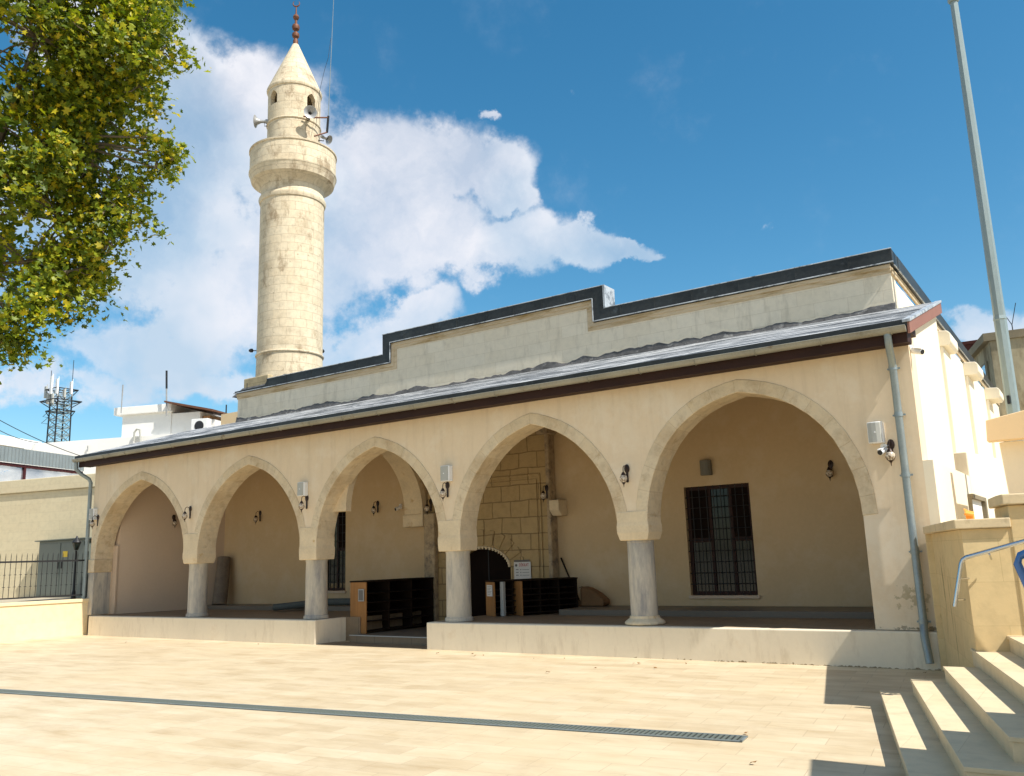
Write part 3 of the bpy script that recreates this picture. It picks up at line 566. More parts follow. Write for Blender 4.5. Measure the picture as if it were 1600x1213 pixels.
for pts_ in ([(-19.5, 6.955), (-15.03, 6.955)], [(-15.03, 7.488), (-8.48, 7.488)], [(-8.48, 6.965), (-2.55, 6.965)]):
    mb.tube([(x, ye+.012, z) for x, z in pts_], .011, 6)
mb.box(-8.475, -8.43, YW-.09, YW+.4, 6.98, 7.49)
mb.build('coping_lip', 'lead_edge', mq)
x = -20.4
while x < -2.7:
    zb, zt_ = (7.225, 7.475) if -15 < x < -8.5 else (6.705, 6.95)
    if not (-15.1 < x < -14.7 or -8.85 < x < -8.4): MB(O).box(x, x+.018, YW-.083, YW-.07, zb, zt_).build('coping_seam', 'lead', mq)
    x += random.uniform(.75, 1.15)
mb = MB(O); mb.box(-2.66, -2.54, YW+.451, 35.7, 6.63, 6.95); mb.build('side_coping', 'lead', mq, bevel=.01)
mb = MB(O); mb.box(-20.96, -20.84, YW+.451, 35.7, 6.6, 6.9); mb.build('side_coping', 'lead', mq, bevel=.01)
mb = MB(O); mb.box(-2.63, -2.585, YW+.003, 35.65, 6.50, 6.628+.0); mb.build('side_moulding', 'moulding', mq, bevel=.01)
mb = MB(O); mb.tube([(-2.53, YW-.06, 6.64), (-2.53, 35.7, 6.64)], .014, 6); mb.build('side_lip', 'lead_edge', mq)
mb = MB(O); mb.box(-20.6, -2.9, YW+.45, 35.4, 6.45, 6.6); mb.build('hall_roof', 'lead', mq)
# torn lead flashing where the porch roof meets the parapet
mb = MB(O); n = 260; vs = []; fs = []; h_ = .13
for i in range(n+1):
    x = -20.9+(18.3)*i/n; h_ += random.uniform(-.03, .03); h_ = min(.17, max(.03, h_+(.085-h_)*.12)); 
    vs += [(x, YW-.055-.003*math.sin(x*9), 5.80), (x, YW-.02-.003*math.sin(x*5+1), 5.84+h_), (x, YW-.005, 5.84+h_)]
for i in range(n): a = 3*i; fs += [(a, a+3, a+4, a+1), (a+1, a+4, a+5, a+2)]
mb.add(vs, fs); mb.build('roof_flashing', 'flash', mq)
v2_ = []; f2_ = []; hq = .02
for i in range(n+1):
    hq = min(.07, max(.004, hq+random.uniform(-.014, .014))); p = vs[3*i+2]; v2_ += [(p[0], YW-.008, p[2]-.03), (p[0], YW-.008, p[2]+hq)]
for i in range(n): a = 2*i; f2_.append((a, a+2, a+3, a+1))
MB(O).add(v2_, f2_).build('mortar_fillet', 'plinth', mq)
# shallow side buttresses with rounded block tops
for (y, xr_) in ((21.7, -2.36), (26.1, -2.27), (31.1, -2.2)):
    mb = MB(O); mb.box(-2.64, -2.54, y, y+1.1, 0, 6.12); mb.prismY([(-2.63, 6.12), (xr_-.06, 6.12), (xr_, 6.2), (xr_, 6.4), (xr_-.06, 6.47), (-2.63, 6.5)], y-.03, y+1.15); mb.build('buttress', 'sidewall', mq, bevel=.02)
an = thing('side_outbuilding', (-1.9, 17.6, 0), 'low cream outbuilding against the mosque side wall above the stairs', 'outbuilding'); OA = (-1.9, 17.6, 0)
MB(OA).prismX([(17.0, 0), (34, 0), (34, 3.95), (24, 3.6), (17.0, 3.22)], -2.6, -1.84).build('wall', 'sidewall', an, bevel=.02)
fa, fb_ = onX(1513, 772, -1.83), onX(1534, 776, -1.83)
fr = MB(OA); fr.box(-1.842, -1.76, fa.y, fb_.y, fa.z-.07, fa.z); fr.box(-1.842, -1.76, fb_.y-.22, fb_.y, 1.3, fa.z-.07); fr.box(-1.842, -1.79, fa.y, fa.y+.05, 1.3, fa.z-.07); fr.build('window_frame', 'darkconcrete', an)
fr = MB(OA); fr.box(-1.842, -1.83, fa.y+.05, fb_.y-.22, 1.3, fa.z-.07); fr.build('pane', 'offwhite', an)

# ---------------------------------------------------------------- minaret
mc = Vector((-20.3, 17.85, 0)); MR = 1.0
mn = thing('minaret', mc+Vector((0, 0, 6.4)), 'tall round stone minaret with balcony and pointed cone rising behind the parapet', 'minaret')
OM = mc+Vector((0, 0, 6.4))
hd = math.hypot(mc.x, mc.y)
def zM(y_, rad=1.0):       # height seen at the axis column, surface nearest to the eye
    best = None
    for x_ in (450+(580-y_)*.027,):
        d = ray(x_, y_); t_ = (hd-rad)/math.hypot(d.x, d.y); best = 1.65+d.z*t_
    return best
zr, zn, zb0, zb1, zb2, zt1, zcb, zct = zM(547), zM(299), zM(272), zM(248, 1.45), zM(212, 1.45), zM(181, .9), zM(126, .9), zM(68, .1)
shaft = [(MR+.10, 6.0), (MR+.10, 6.5), (MR+.02, 6.9), (MR, zr-.03), (MR, zn-.1)]
mb = MB(OM); mb.lathe(shaft, mc, 72); mb.build('shaft', 'minaret', mn, smooth=True)
def torus_ring(z, r, t_): mb = MB(OM); mb.lathe([(r-.02, z-t_), (r+t_*.7, z-t_*.7), (r+t_, z), (r+t_*.7, z+t_*.7), (r-.02, z+t_)], mc, 64); return mb.build('ring_moulding', 'minaret', mn, smooth=True)
torus_ring(zr, MR, .045)
mb = MB(OM); mb.lathe([(MR-.01, zn-.12), (MR+.03, zn-.1), (MR+.06, zn), (MR+.05, zn+.05), (MR+.02, zn+.1), (MR-.02, zn+.22), (MR, zn+.36), (MR+.05, zn+.46), (MR+.30, zb1-.26), (MR+.345, zb1-.1), (MR+.37, zb1-.02)], mc, 72); mb.build('balcony_corbel', 'minaret', mn, smooth=True)
mb = MB(OM); mb.lathe([(MR+.37, zb1-.02), (MR+.385, zb1+.0), (MR+.385, zb1+.05), (MR+.36, zb1+.06), (MR+.36, zb2-.05), (MR+.39, zb2-.045), (MR+.39, zb2), (MR+.27, zb2), (MR+.27, zb1+.1)], mc, 72); mb.build('balcony_parapet', 'minaret', mn, smooth=True)
mb = MB(OM); mb.lathe([(MR+.28, zb1+.1), (.5, zb1+.1)], mc, 72, cap=True); mb.build('balcony_floor', 'minaret', mn)
UR = .845
mb = MB(OM); mb.lathe([(UR, zb1), (UR, zt1)], mc, 72); mb.build('upper_drum', 'minaret', mn, smooth=True)
torus_ring(zt1, UR, .035)
ud = MB(OM); ud.lathe([(UR-.005, zt1+.02), (UR, zcb-.06)], mc, 72); udo = ud.build('lantern_drum', 'minaret', mn, smooth=True)
cut = []
wins = [(427, 152), (487, 158)]
for (px, py) in wins:      # direction in which each opening faces, found where the sight line meets the drum
    d = ray(px, py); a = d.x*d.x+d.y*d.y; b_ = -2*(d.x*mc.x+d.y*mc.y); c_ = mc.x**2+mc.y**2-UR*UR; disc = b_*b_-4*a*c_
    t_ = (-b_-math.sqrt(max(disc, 0)))/(2*a); Pt = EYE+d*t_; nrm = Vector((Pt.x-mc.x, Pt.y-mc.y, 0)).normalized(); tg = Vector((-nrm.y, nrm.x, 0))
    prof2 = [(-.17, -.23), (.17, -.23), (.17, .07), (.11, .17), (0, .26), (-.11, .17), (-.17, .07)]
    cm = MB(OM); vs = [Pt+nrm*.2+tg*u+Vector((0, 0, w)) for u, w in prof2]+[Pt-nrm*.75+tg*u+Vector((0, 0, w)) for u, w in prof2]; n = 7
    cm.add(vs, [list(range(n)), list(range(n, 2*n))[::-1]]+[(i, n+i, n+(i+1) % n, (i+1) % n) for i in range(n)]); cut.append(cm.build('c', 'minaret', mn))
    for u in (): pass
cut.append(MB(OM).lathe([(UR-.16, zt1+.1), (UR-.16, zcb-.12)], mc, 40).build('c', 'minaret', mn)); apply_bool(udo, cut)
for p in udo.data.polygons: p.use_smooth = False
mb = MB(OM); mb.lathe([(UR-.01, zcb-.08), (UR+.03, zcb-.06), (UR+.05, zcb), (UR+.045, zcb+.03), (.10, zct), (.06, zct+.02)], mc, 64); mb.build('cone', 'minaret', mn, smooth=True)
z = zct
mb = MB(OM); mb.lathe([(.085, z-.08), (.085, z+.15), (.05, z+.24), (.05, z+.27), (.11, z+.29), (.125, z+.36), (.11, z+.42), (.05, z+.45), (.045, z+.55), (.11, z+.57), (.13, z+.66), (.11, z+.73), (.045, z+.77), (.04, z+.92), (.08, z+.96), (.105, z+1.03), (.08, z+1.10), (.03, z+1.14), (.022, z+1.3), (.018, z+1.42)], mc, 20)
mb.build('finial', 'rust', mn, smooth=True)
mb = MB(OM); tt = []
fz = z+1.55; side = Vector((_r.x, _r.y, 0))
tt = [mc+side*(.11*math.cos(a))+Vector((0, 0, fz+.11*math.sin(a))) for a in [math.radians(q) for q in range(-235, 56, 15)]]
mb.tube(tt, [.006+.02*math.sin(math.pi*i/(len(tt)-1)) for i in range(len(tt))], 8); mb.build('crescent', 'rust', mn, smooth=True)
# weathered block and lead skirt at its foot
bx = onY(396, 590, 16.95); 
mb = MB(OM); mb.box(-21.05, -19.95, 16.72, 17.6, 6.5, 7.22); mb.build('foot_block', 'minaret_dark', mn, bevel=.03)
mb = MB(OM); mb.add([(-21.3, 16.5, 6.66), (-19.85, 16.5, 6.66), (-19.95, 16.7, 6.93), (-21.06, 16.7, 6.93), (-21.3, 17.8, 6.66), (-21.06, 17.6, 6.93)], [(0, 1, 2, 3), (4, 0, 3, 5)]); mb.build('lead_skirt', 'flash', mn)
mb = MB(OM); mb.add([(-19.95, 16.5, 6.68), (-19.35, 16.47, 6.9), (-19.1, 16.6, 7.08), (-19.2, 16.8, 7.13), (-19.95, 16.75, 6.95)], [(0, 1, 2, 3, 4)]); mb.build('lead_apron', 'lead_edge', mn)

# horn loudspeakers on the minaret
def horn(P, ax, label, s=1.0):
    ax = Vector(ax).normalized(); h = thing('horn_loudspeaker', P, label, 'loudspeaker', 'horn loudspeakers on the minaret')
    mb = MB(P); mb.lathe([(.045*s, -.42*s), (.05*s, -.38*s), (.05*s, -.2*s), (.07*s, -.15*s), (.11*s, -.06*s), (.2*s, 0), (.21*s, .005*s), (.19*s, -.002*s), (.1*s, -.06*s), (.05*s, -.12*s)], P, 28, cap=False, ax=ax); mb.build('horn', 'horn', h, smooth=True)
    mb = MB(P); mb.lathe([(.01, -.46*s), (.07*s, -.45*s), (.075*s, -.34*s), (.05*s, -.32*s)], P, 20, ax=ax); mb.build('driver', 'horn', h, smooth=True)
    mb = MB(P); q = P-ax*.3*s; mb.tube([q, q+Vector((0, 0, -.16*s)), q+(mc+Vector((0, 0, q.z-.16*s))-q-Vector((0, 0, .0))).normalized()*.45*s], .014, 6); mb.build('bracket', 'iron', h)
    return h
def nearM(x_, y_, rad, side_=0):    # a point near the drum on the sight line
    d = ray(x_, y_); t_ = (hd-rad)/math.hypot(d.x, d.y); return EYE+d*t_
vw = Vector((mc.x, mc.y, 0)).normalized()
horn(nearM(399, 190, 0), (-_r.x-.0, -_r.y, .05), 'grey horn loudspeaker pointing left from the minaret drum')
horn(nearM(485, 175, 1.15), -vw*1.0+Vector((.15, 0, -.15)), 'grey horn loudspeaker facing forward below the right minaret opening')
horn(nearM(514, 219, .5), (_r.x*.8-vw.x*.3, _r.y*.8-vw.y*.3, -.6), 'grey horn loudspeaker pointing down right beside the balcony', .75)
# mast bracket and whip antenna
P = nearM(491, 184, .85); Q = nearM(513, 184, .6); P2 = nearM(491, 213, .85); Q2 = nearM(511, 207, .6)
ant = thing('radio_antenna', P, 'thin whip antenna on a rusty iron bracket fixed to the minaret', 'antenna')
for a, b_ in ((P, Q), (P2, Q2), (nearM(474, 182, .9), P)): mb = MB(P); mb.tube([a, b_], .025, 6); mb.build('bracket', 'rust', ant)
mb = MB(P); mb = MB(P); mb.tube([Q+Vector((0, 0, .05)), Q2], .04, 6); mb.build('clamp', 'iron', ant)
T = nearM(524, -60, .6); mb = MB(P); mb.tube([Q2, Q+(T-Q)*.0, Q+(T-Q)*.45, T], [.016, .016, .012, .008], 6); mb.build('mast', 'pipe', ant)
mb = MB(P); mb.tube([nearM(500, 140, .4), nearM(507, 110, .5), nearM(513, 90, .6), nearM(517, 60, .6)], .007, 5); mb.tube([nearM(500, 140, .4), nearM(497, 170, .7), nearM(493, 200, .85)], .007, 5); mb.build('cable', 'iron', ant)
for x_, y_, lab in ((393, 548, 'small round lamp on the left of the lower minaret ring'), (504, 549, 'small round lamp on the right of the lower minaret ring')):
    p = nearM(x_, y_, 0); o = thing('floodlight', p, lab, 'floodlight', 'floodlights on the minaret ring'); mb = MB(p); mb.lathe([(.03, -.08), (.06, -.03), (.06, .03), (.02, .06)], p, 16, ax=_r); mb.build('lamp_head', 'iron', o, smooth=True)
    mb = MB(p); mb.tube([p, p+(mc+Vector((0, 0, p.z))-p)*.35], .015, 6); mb.build('arm', 'iron', o)

# ---------------------------------------------------------------- wall lamps
def make_lamp(loc, rz, label, group):
    t_ = thing('wall_lamp', loc, label, 'wall lamp', group, rz); Z0 = Vector((0, 0, 0))
    mb = MB(); mb.lathe([(.004, 0), (.045, .0), (.05, .012), (.03, .02), (.004, .022)], (0, 0, 0), 16, ax=(0, -1, 0)); mb.v = [Vector((p.x, p.y, p.z*1.5)) for p in mb.v]
    mb.obox((0, -.01, -.12), (.018, 0, 0), (0, .008, 0), (0, 0, .09)); mb.lathe([(.003, -.0), (.022, .004), (.022, .016), (.003, .02)], (0, 0, -.21), 12, ax=(0, -1, 0)); mb.build('back_plate', 'bronze', t_, smooth=True)
    mb = MB(); mb.tube([(0, -.015, -.02), (0, -.05, .03), (0, -.10, .045), (0, -.145, .02), (0, -.155, -.03), (0, -.155, -.075)], .0075, 8); mb.build('arm', 'bronze', t_, smooth=True)
    c = (0, -.155, 0)
    mb = MB(); mb.lathe([(.004, -.06), (.02, -.07), (.035, -.10), (.045, -.115), (.045, -.12)], c, 16); mb.build('lamp_cap', 'bronze', t_, smooth=True)
    mb = MB(); mb.lathe([(.04, -.118), (.062, -.15), (.066, -.18), (.05, -.215), (.03, -.24)], c, 20); mb.build('lamp_shade', 'lampglass', t_, smooth=True)
    mb = MB(); mb.lathe([(.034, -.236), (.024, -.255), (.010, -.27), (.006, -.30), (.002, -.32)], c, 12)
    for k in range(8):
        a = 2*math.pi*k/8; mb.tube([(c[0]+r*math.cos(a), c[1]+r*math.sin(a), z_) for r, z_ in ((.068, -.18), (.052, -.215), (.032, -.24))], .003, 4)
    mb.build('lamp_tip', 'bronze', t_, smooth=True)
    return t_
GL = 'lantern wall lamps'
L0 = make_lamp((-18.36, YF-.005, 3.05), 0, 'bronze wall lamp above the leftmost column, between first and second arch', GL)
def lamp_at(p, rz, label):
    c = copy_tree(L0); c.location = p; c.rotation_euler = (0, 0, rz); c['label'] = label; return c
lamp_at((-14.28, YF-.005, 3.05), 0, 'bronze wall lamp above the second column, between second and third arch')
lamp_at((-10.38, YF-.005, 3.05), 0, 'bronze wall lamp above the third column, beside the doorway arch')
lamp_at((-6.53, YF-.005, 3.05), 0, 'bronze wall lamp above the rightmost column, with no speaker over it')
lamp_at((-2.36, YF-.005, 3.05), 0, 'bronze wall lamp with clear glass beside the right downpipe')
lamp_at((-22.35, YF-.005, 3.05), 0, 'bronze wall lamp at the far left corner of the facade')
lamp_at((-21.755, 15.0, 3.06), math.radians(71.5), 'dark wall lamp on the left end wall inside the first arch')
lamp_at((-19.75, YW-.005, 3.10), 0, 'dark wall lamp on the back wall seen in the second arch')
lamp_at((-15.25, YW-.005, 3.10), 0, 'dark wall lamp on the back wall seen in the third arch')
lamp_at((-13.30, 16.15, 3.02), 0, 'dark wall lamp at the left edge of the stone portal, under the inner arch')
lamp_at((-9.93, 16.01, 3.10), 0, 'dark wall lamp above the corbel at the right edge of the stone portal')
lamp_at((-4.02, YW-.005, 3.14), 0, 'dark wall lamp on the back wall right of the large barred window')
# speakers
def make_speaker(loc, rz, label):
    t_ = thing('wall_speaker', loc, label, 'speaker', 'box loudspeakers under the porch', rz)
    P_ = [(-.105, 0), (.105, 0), (.105, -.10), (.07, -.135), (.02, -.15), (-.04, -.148), (-.105, -.12)]
    mb = MB(); mb.prismZ(P_[::-1], -.15, .15); mb.build('casing', 'white', t_, bevel=.008)
    mb = MB(); mb.prismZ([(.098, -.104), (.07, -.1385), (.02, -.1535), (-.04, -.1515), (-.098, -.126), (-.09, -.10), (.09, -.09)][::-1], -.14, .14); mb.build('speaker_grille', 'greybox', t_, bevel=.003)
    mb = MB(); mb.lathe([(.001, 0), (.012, 0), (.012, .004), (.001, .005)], (0, -.152, 0), 12, ax=(0, -1, 0)); mb.build('badge', 'white', t_)
    return t_
S0 = make_speaker((-2.53, YF-.002, 3.23), 0, 'white box speaker on the facade right of the largest arch')
def sp_at(p, label, rz=0):
    c = copy_tree(S0); c.location = p; c.rotation_euler = (0, 0, rz); c['label'] = label
sp_at((-14.36, YF-.002, 3.25), 'white box speaker above the second column'); sp_at((-10.36, YF-.002, 3.27), 'white box speaker above the third column')
sg = copy_tree(S0); sg.location = (-6.40, YW-.002, 3.27); sg['label'] = 'grey box speaker on the shaded back wall above the barred window'
M['darkbox'] = mottled('dark_grey_plastic', (.17, .16, .13), .05, 3, .6, .03)
for o in bpy.data.objects:
    if o.parent == sg: o.data = o.data.copy(); o.data.materials[0] = M['darkbox']
sp_at((-22.5, YF-.002, 3.14), 'white box speaker at the far left corner of the facade')
# cameras
def make_cam(loc, rz, label):
    t_ = thing('security_camera', loc, label, 'security camera', 'bullet security cameras', rz)
    mb = MB(); mb.lathe([(.002, 0), (.045, 0), (.045, .02), (.002, .025)], (0, 0, 0), 16, ax=(0, -1, 0)); mb.tube([(0, -.02, 0), (0, -.07, -.02), (0, -.08, -.05)], .014, 8); mb.build('mount', 'white', t_, smooth=True)
    ax = Vector((-.35, -1, -.35)).normalized(); c = Vector((0, -.09, -.07))
    mb = MB(); mb.lathe([(.002, -.09), (.036, -.085), (.04, -.06), (.04, .08), (.036, .085)], c, 20, ax=ax); mb.obox(c+Vector((0, 0, .045)), ax*.10, ax.cross(Vector((0, 0, 1))).normalized()*.035, (0, 0, .004)); mb.build('camera_body', 'white', t_, smooth=True)
    mb = MB(); mb.lathe([(.034, .08), (.036, .092), (.02, .094), (.002, .09)], c, 20, ax=ax); mb.build('lens', 'iron', t_, smooth=True)
    return t_
c0 = make_cam((-2.46, YF-.002, 3.03), 0, 'white bullet camera under the speaker right of the largest arch')
c1 = copy_tree(c0); c1.location = (-1.975, 13.22, 4.42); c1.rotation_euler = (0, 0, math.radians(80)); c1['label'] = 'white bullet camera high on the sunlit right side wall'
c2 = copy_tree(c0); c2.location = (-14.48, YW-.002, 3.0); c2.rotation_euler = (0, 0, 0); c2['label'] = 'small camera on the back wall under the inner arch'

# downpipes
dp = thing('downpipe', (-2.2, 12.95, 0), 'grey galvanised downpipe at the right end of the facade', 'downpipe', 'roof downpipes')
PO_ = Vector((-2.2, 12.95, 0))
mb = MB(PO_); pth = [(-2.2, 12.42, 4.50), (-2.2, 12.44, 4.40), (-2.2, 12.6, 4.22), (-2.2, 12.93, 4.05), (-2.2, 13.02, 3.9), (-2.2, 13.02, .62), (-2.2, 12.98, .55), (-2.19, 12.92, .50), (-2.19, 12.90, .42), (-2.16, 12.86, .10)]
pth = [(-2.17, 12.73, 4.56), (-2.17, 12.73, 4.46), (-2.18, 12.80, 4.36), (-2.195, 12.97, 4.22), (-2.2, 13.02, 4.1), (-2.2, 13.02, .62), (-2.2, 13.0, .56), (-2.19, 12.93, .50), (-2.19, 12.92, .44), (-2.15, 12.86, .10)]
mb.tube(pth, .052, 16); mb.build('pipe', 'pipe', dp, smooth=True)
for z_ in (4.12, 3.45, 2.6, 1.55, .62):
    mb = MB(PO_); mb.lathe([(.053, -.03), (.06, -.03), (.06, .03), (.053, .03)], (-2.2, 13.02, z_), 18); mb.obox((-2.2, 13.07, z_-.0), (.085, 0, 0), (0, .012, 0), (0, 0, .012)); mb.build('pipe_clip', 'pipe', dp, smooth=True)
a_ = onY(113.7, 722, 12.45)
p2 = thing('downpipe', (-22.95, 12.6, 0), 'grey downpipe bending back to the far left corner of the facade', 'downpipe', 'roof downpipes')
mb = MB((-22.95, 12.6, 0)); mb.tube([(-22.88, 12.70, 4.55), (-22.88, 12.72, 4.36), (-22.82, 12.82, 4.24), (-22.74, 13.02, 4.10), (-22.72, 13.06, 4.0), (-22.72, 13.06, .9)], .05, 14); mb.build('pipe', 'pipe', p2, smooth=True)

# ---------------------------------------------------------------- porch contents
def shelf_unit(name, loc, w, l, h, rz, label):
    """shelving whose compartments open sideways (+x), end panel towards the square"""
    t_ = thing(name, loc, label, 'shoe cabinet', 'shoe cabinets beside the entrance', rz)
    mb = MB(); mb.box(-w, 0, 0, .03, 0, h-.03); mb.build('end_panel', 'oak', t_, bevel=.003)
    mb = MB(); mb.box(-w, 0, l-.03, l, 0, h-.03); mb.build('end_panel', 'shelfwood', t_, bevel=.003)
    mb = MB(); mb.box(-w-.015, .015, -.01, l+.01, h-.03, h); mb.build('top', 'shelfwood', t_, bevel=.004)
    mb = MB(); mb.box(-w, -w+.015, .03, l-.03, 0, h-.03); mb.build('back_panel', 'darkwood', t_)
    n = 3
    for k in range(1, n): mb = MB(); yy = l*k/n; mb.box(-w+.015, -.003, yy-.012, yy+.012, .02, h-.03); mb.build('divider', 'shelfwood', t_)
    for k in range(5): mb = MB(); zz = .05+(h-.12)*k/5; mb.box(-w+.015, -.006, .03, l-.03, zz-.01, zz+.01); mb.build('shelf', 'shelfwood', t_)
    return t_
s1 = shelf_unit('shoe_cabinet', (-13.30, 13.92, .15), .52, 2.02, 1.10, math.radians(-6), 'long dark shoe cabinet with orange end panel left of the entrance passage')
# its end panel carries a small framed notice
nt_ = thing('framed_notice', (-13.42, 13.91, .95), 'small silver framed notice on the end of the left shoe cabinet', 'notice')
mb = MB(); mb.box(-.085, .085, -.018, 0, -.13, .13); mb.build('frame', 'horn', nt_, bevel=.004); mb = MB(); mb.box(-.06, .06, -.021, -.017, -.105, .105); mb.build('sheet', 'greyink', nt_)
s2 = shelf_unit('shoe_cabinet', (-9.84, 14.74, .50), .37, 1.30, .70, math.radians(-30), 'dark shoe cabinet with plain orange end panel, nearest the open porch right of the entrance')
s3 = shelf_unit('shoe_cabinet', (-10.30, 14.44, .50), .40, 1.26, .70, math.radians(-30), 'dark shoe cabinet with a white paper on its end, nearest the door')
gp = tag(MB((-10.2, 14.62, .5)).box(-10.235, -10.155, 14.56, 14.64, .5, 1.17).build('upright_board', 'greybox', None, bevel=.004), 'narrow pale grey board standing between the two right cabinets', 'board')
pp = thing('paper_notice', (-10.455, 14.515, 1.0), 'white printed sheet taped to the cabinet end beside the door', 'notice', None, math.radians(-30))
mb = MB(); mb.box(-.13, .13, -.006, 0, -.11, .11); mb.build('sheet', 'paper', pp)
mb = MB()
for k in range(6): mb.box(-.10, .10-.03*(k % 3), -.0075, -.006, .075-k*.03, .082-k*.03)
mb.build('printed_lines', 'greyink', pp)
po = thing('poster', (-10.72, 16.14, 1.37), 'white notice poster with a red heading on the portal right of the door', 'poster')
mb = MB(); mb.box(-.22, .22, -.012, 0, -.2, .17); mb.build('sheet', 'paper', po)
mb = MB(); mb.box(-.21, .19, -.014, 0, .175, .215); mb.build('top_bar', 'greyink', po)
mb = MB(); mb.lathe([(.001, 0), (.03, 0), (.03, .003), (.001, .003)], (-.16, -.012, .10), 14, ax=(0, -1, 0))
for r_ in range(3):
    mb.box(-.17, -.10, -.0135, -.012, -.0-r_*.06, .014-r_*.06); mb.box(0, .18, -.0135, -.012, .0-r_*.06, .008-r_*.06)
    mb.lathe([(.001, 0), (.012, 0), (.012, .003), (.001, .003)], (-.04, -.012, .006-r_*.06), 10, ax=(0, -1, 0))
mb.build('printed_lines', 'greyink', po)
tx = bpy.data.curves.new('heading', 'FONT'); tx.body = 'DİKKAT'; tx.size = .095; tx.extrude = .001; tx.align_x = 'CENTER'
to = bpy.data.objects.new('heading', tx); COL.objects.link(to); bpy.context.view_layer.update()
me = bpy.data.meshes.new_from_object(to.evaluated_get(bpy.context.evaluated_depsgraph_get())); bpy.data.objects.remove(to, do_unlink=True)
me.materials.clear(); me.materials.append(M['redink']); hd_ = bpy.data.objects.new('heading', me); COL.objects.link(hd_); hd_.parent = po; hd_.location = (.045, -.0145, .075); hd_.rotation_euler = (math.pi/2, 0, 0); hd_.scale = (.72, 1, 1)
# carpets, mats, stick
mb = MB((-20.9, 16.0, .6)); mb.tube([(-20.85, 15.95, .602), (-20.9, 16.05, 1.2), (-21.0, 16.18, 1.9)], [.2, .2, .18], 20)
# spiral ends read as a roll
rl = tag(mb.build('rolled_carpet', 'carpet', None, smooth=True), 'grey brown rolled carpet standing upright in the left corner of the porch', 'carpet')
mb = MB((-20.9, 16.0, .6)); pts_ = [(-21.0+.012*k/3*math.cos(k*.9), 16.18+.012*k/3*math.sin(k*.9), 1.903) for k in range(40)]; mb.tube(pts_, .008, 5); o = mb.build('carpet_edge', 'cushion', None); o.parent = rl; o.location = (0, 0, 0)
rp = onZ(425, 953, .62); rq = rp+Vector((2.6, .9, 0))
rl2 = thing('rolled_mat', (-17.2, 15.1, .6), 'grey green rolled mat lying on the porch floor behind the second column', 'mat')
mb = MB((-17.2, 15.1, .6)); mb.tube([(-17.7, 15.2, .59), (-16.4, 15.7, .70), (-15.3, 15.9, .70)], .085, 18); mb.build('mat_roll', 'carpetblue', rl2, smooth=True)
mb = MB((-17.2, 15.1, .6)); mb.tube([(-17.72, 15.19, .59), (-17.70, 15.2, .59)], .06, 14); mb.build('roll_core', 'iron', rl2)
mb = MB((-9.6, 16.2, .6)); mb.tube([(-9.84, 16.33, 1.60), (-9.25, 16.1, .62)], .018, 8); st = thing('broom', (-9.6, 16.2, .6), 'dark broom stick leaning on the wall behind the right cabinet', 'broom'); mb.build('stick', 'darkwood', st)
mb = MB((-9.6, 16.2, .6)); mb.obox((-9.24, 16.09, .66), (.12, .02, 0), (0, .03, 0), (0, 0, .055)); mb.build('broom_head', 'cushion', st, bevel=.01)
cu = thing('floor_cushion', (-9.2, 16.1, .6), 'rounded brown cushion slumped against the right end of the cabinets', 'cushion')
pf = [(0, 0), (.50, 0), (.56, .06), (.55, .14), (.38, .27), (.18, .37), (.06, .40), (0, .38)]
mb = MB((-9.2, 16.1, .6)); mb.prismY([(-9.22+x, .602+z_) for x, z_ in pf], 16.0, 16.3); mb.build('cushion_body', 'cushion', cu, bevel=.06, seg=3)
mb = MB((-9.2, 16.1, .6)); mb.tube([(-9.22+x, 15.995, .602+z_) for x, z_ in pf[1:]], .008, 6); mb.build('piping', 'cushion', cu)

# ---------------------------------------------------------------- stairs on the right
d_ = Vector((.247, -.969, 0)); nrm_ = Vector((.969, .247, 0))
SH = .15
st_ = thing('stone_staircase', (-2.1, 9.8, 0), 'pale stone steps rising to the right beside the mosque', 'staircase'); OS = Vector((-2.1, 9.8, 0))
YA, YE = 10.05, 6.45
for k in range(1, 13):
    x0 = -2.10+(k-1)*.305; ya = (10.09, 9.95, 9.8, 10.1, 10.3)[min(k-1, 4)]; ye = 6.0+.235*(k-1) if k < 4 else 6.62+(k-4)*.0
    ye = (5.98, 6.22, 6.46, 6.70, 6.94)[min(k-1, 4)]
    xa = x0+(9.7-ya)*.2549; xe = x0+(9.7-ye)*.2549
    P_ = [(xa, ya), (xe, ye), (6, ye), (6, ya)]
    mb = MB(OS); mb.prismZ(P_, (k-1)*SH-.02 if k > 1 else -.1, k*SH-.03); mb.build('step', 'stair', st_, bevel=.004)
    P_ = [(xa-.012, ya), (xe-.012, ye-.012), (6, ye-.012), (6, ya)]
    mb = MB(OS); mb.prismZ(P_, k*SH-.03, k*SH); mb.build('tread', 'stair', st_, bevel=.004)
# podium wall behind the stairs
sw = thing('stair_podium_wall', (-1.2, 9.8, 0), 'yellow limestone retaining wall with stone coping beside the downpipe', 'wall'); OW = Vector((-1.2, 9.8, 0))
body = [(-1.205, 9.8), (-.60, 9.954), (6, 9.954), (6, 13.6), (-1.9, 13.6), (-1.96, 12.95)]
mb = MB(OW); mb.prismZ(body, -.1, 1.78); mb.build('wall_body', 'stairwall', sw)
mb = MB(OW); mb.box(-2.035, -1.93, 12.93, 13.11, -.1, 1.78); mb.build('corner_strip', 'stairwall', sw, bevel=.01)
cap = [(-1.255, 9.745), (-.765, 9.870), (-.87, 10.25), (-1.12, 10.15), (-1.74, 12.98), (-2.06, 12.98)]
mb = MB(OW); mb.prismZ(cap, 1.784, 1.88); mb.build('coping', 'capslab', sw, bevel=.01)
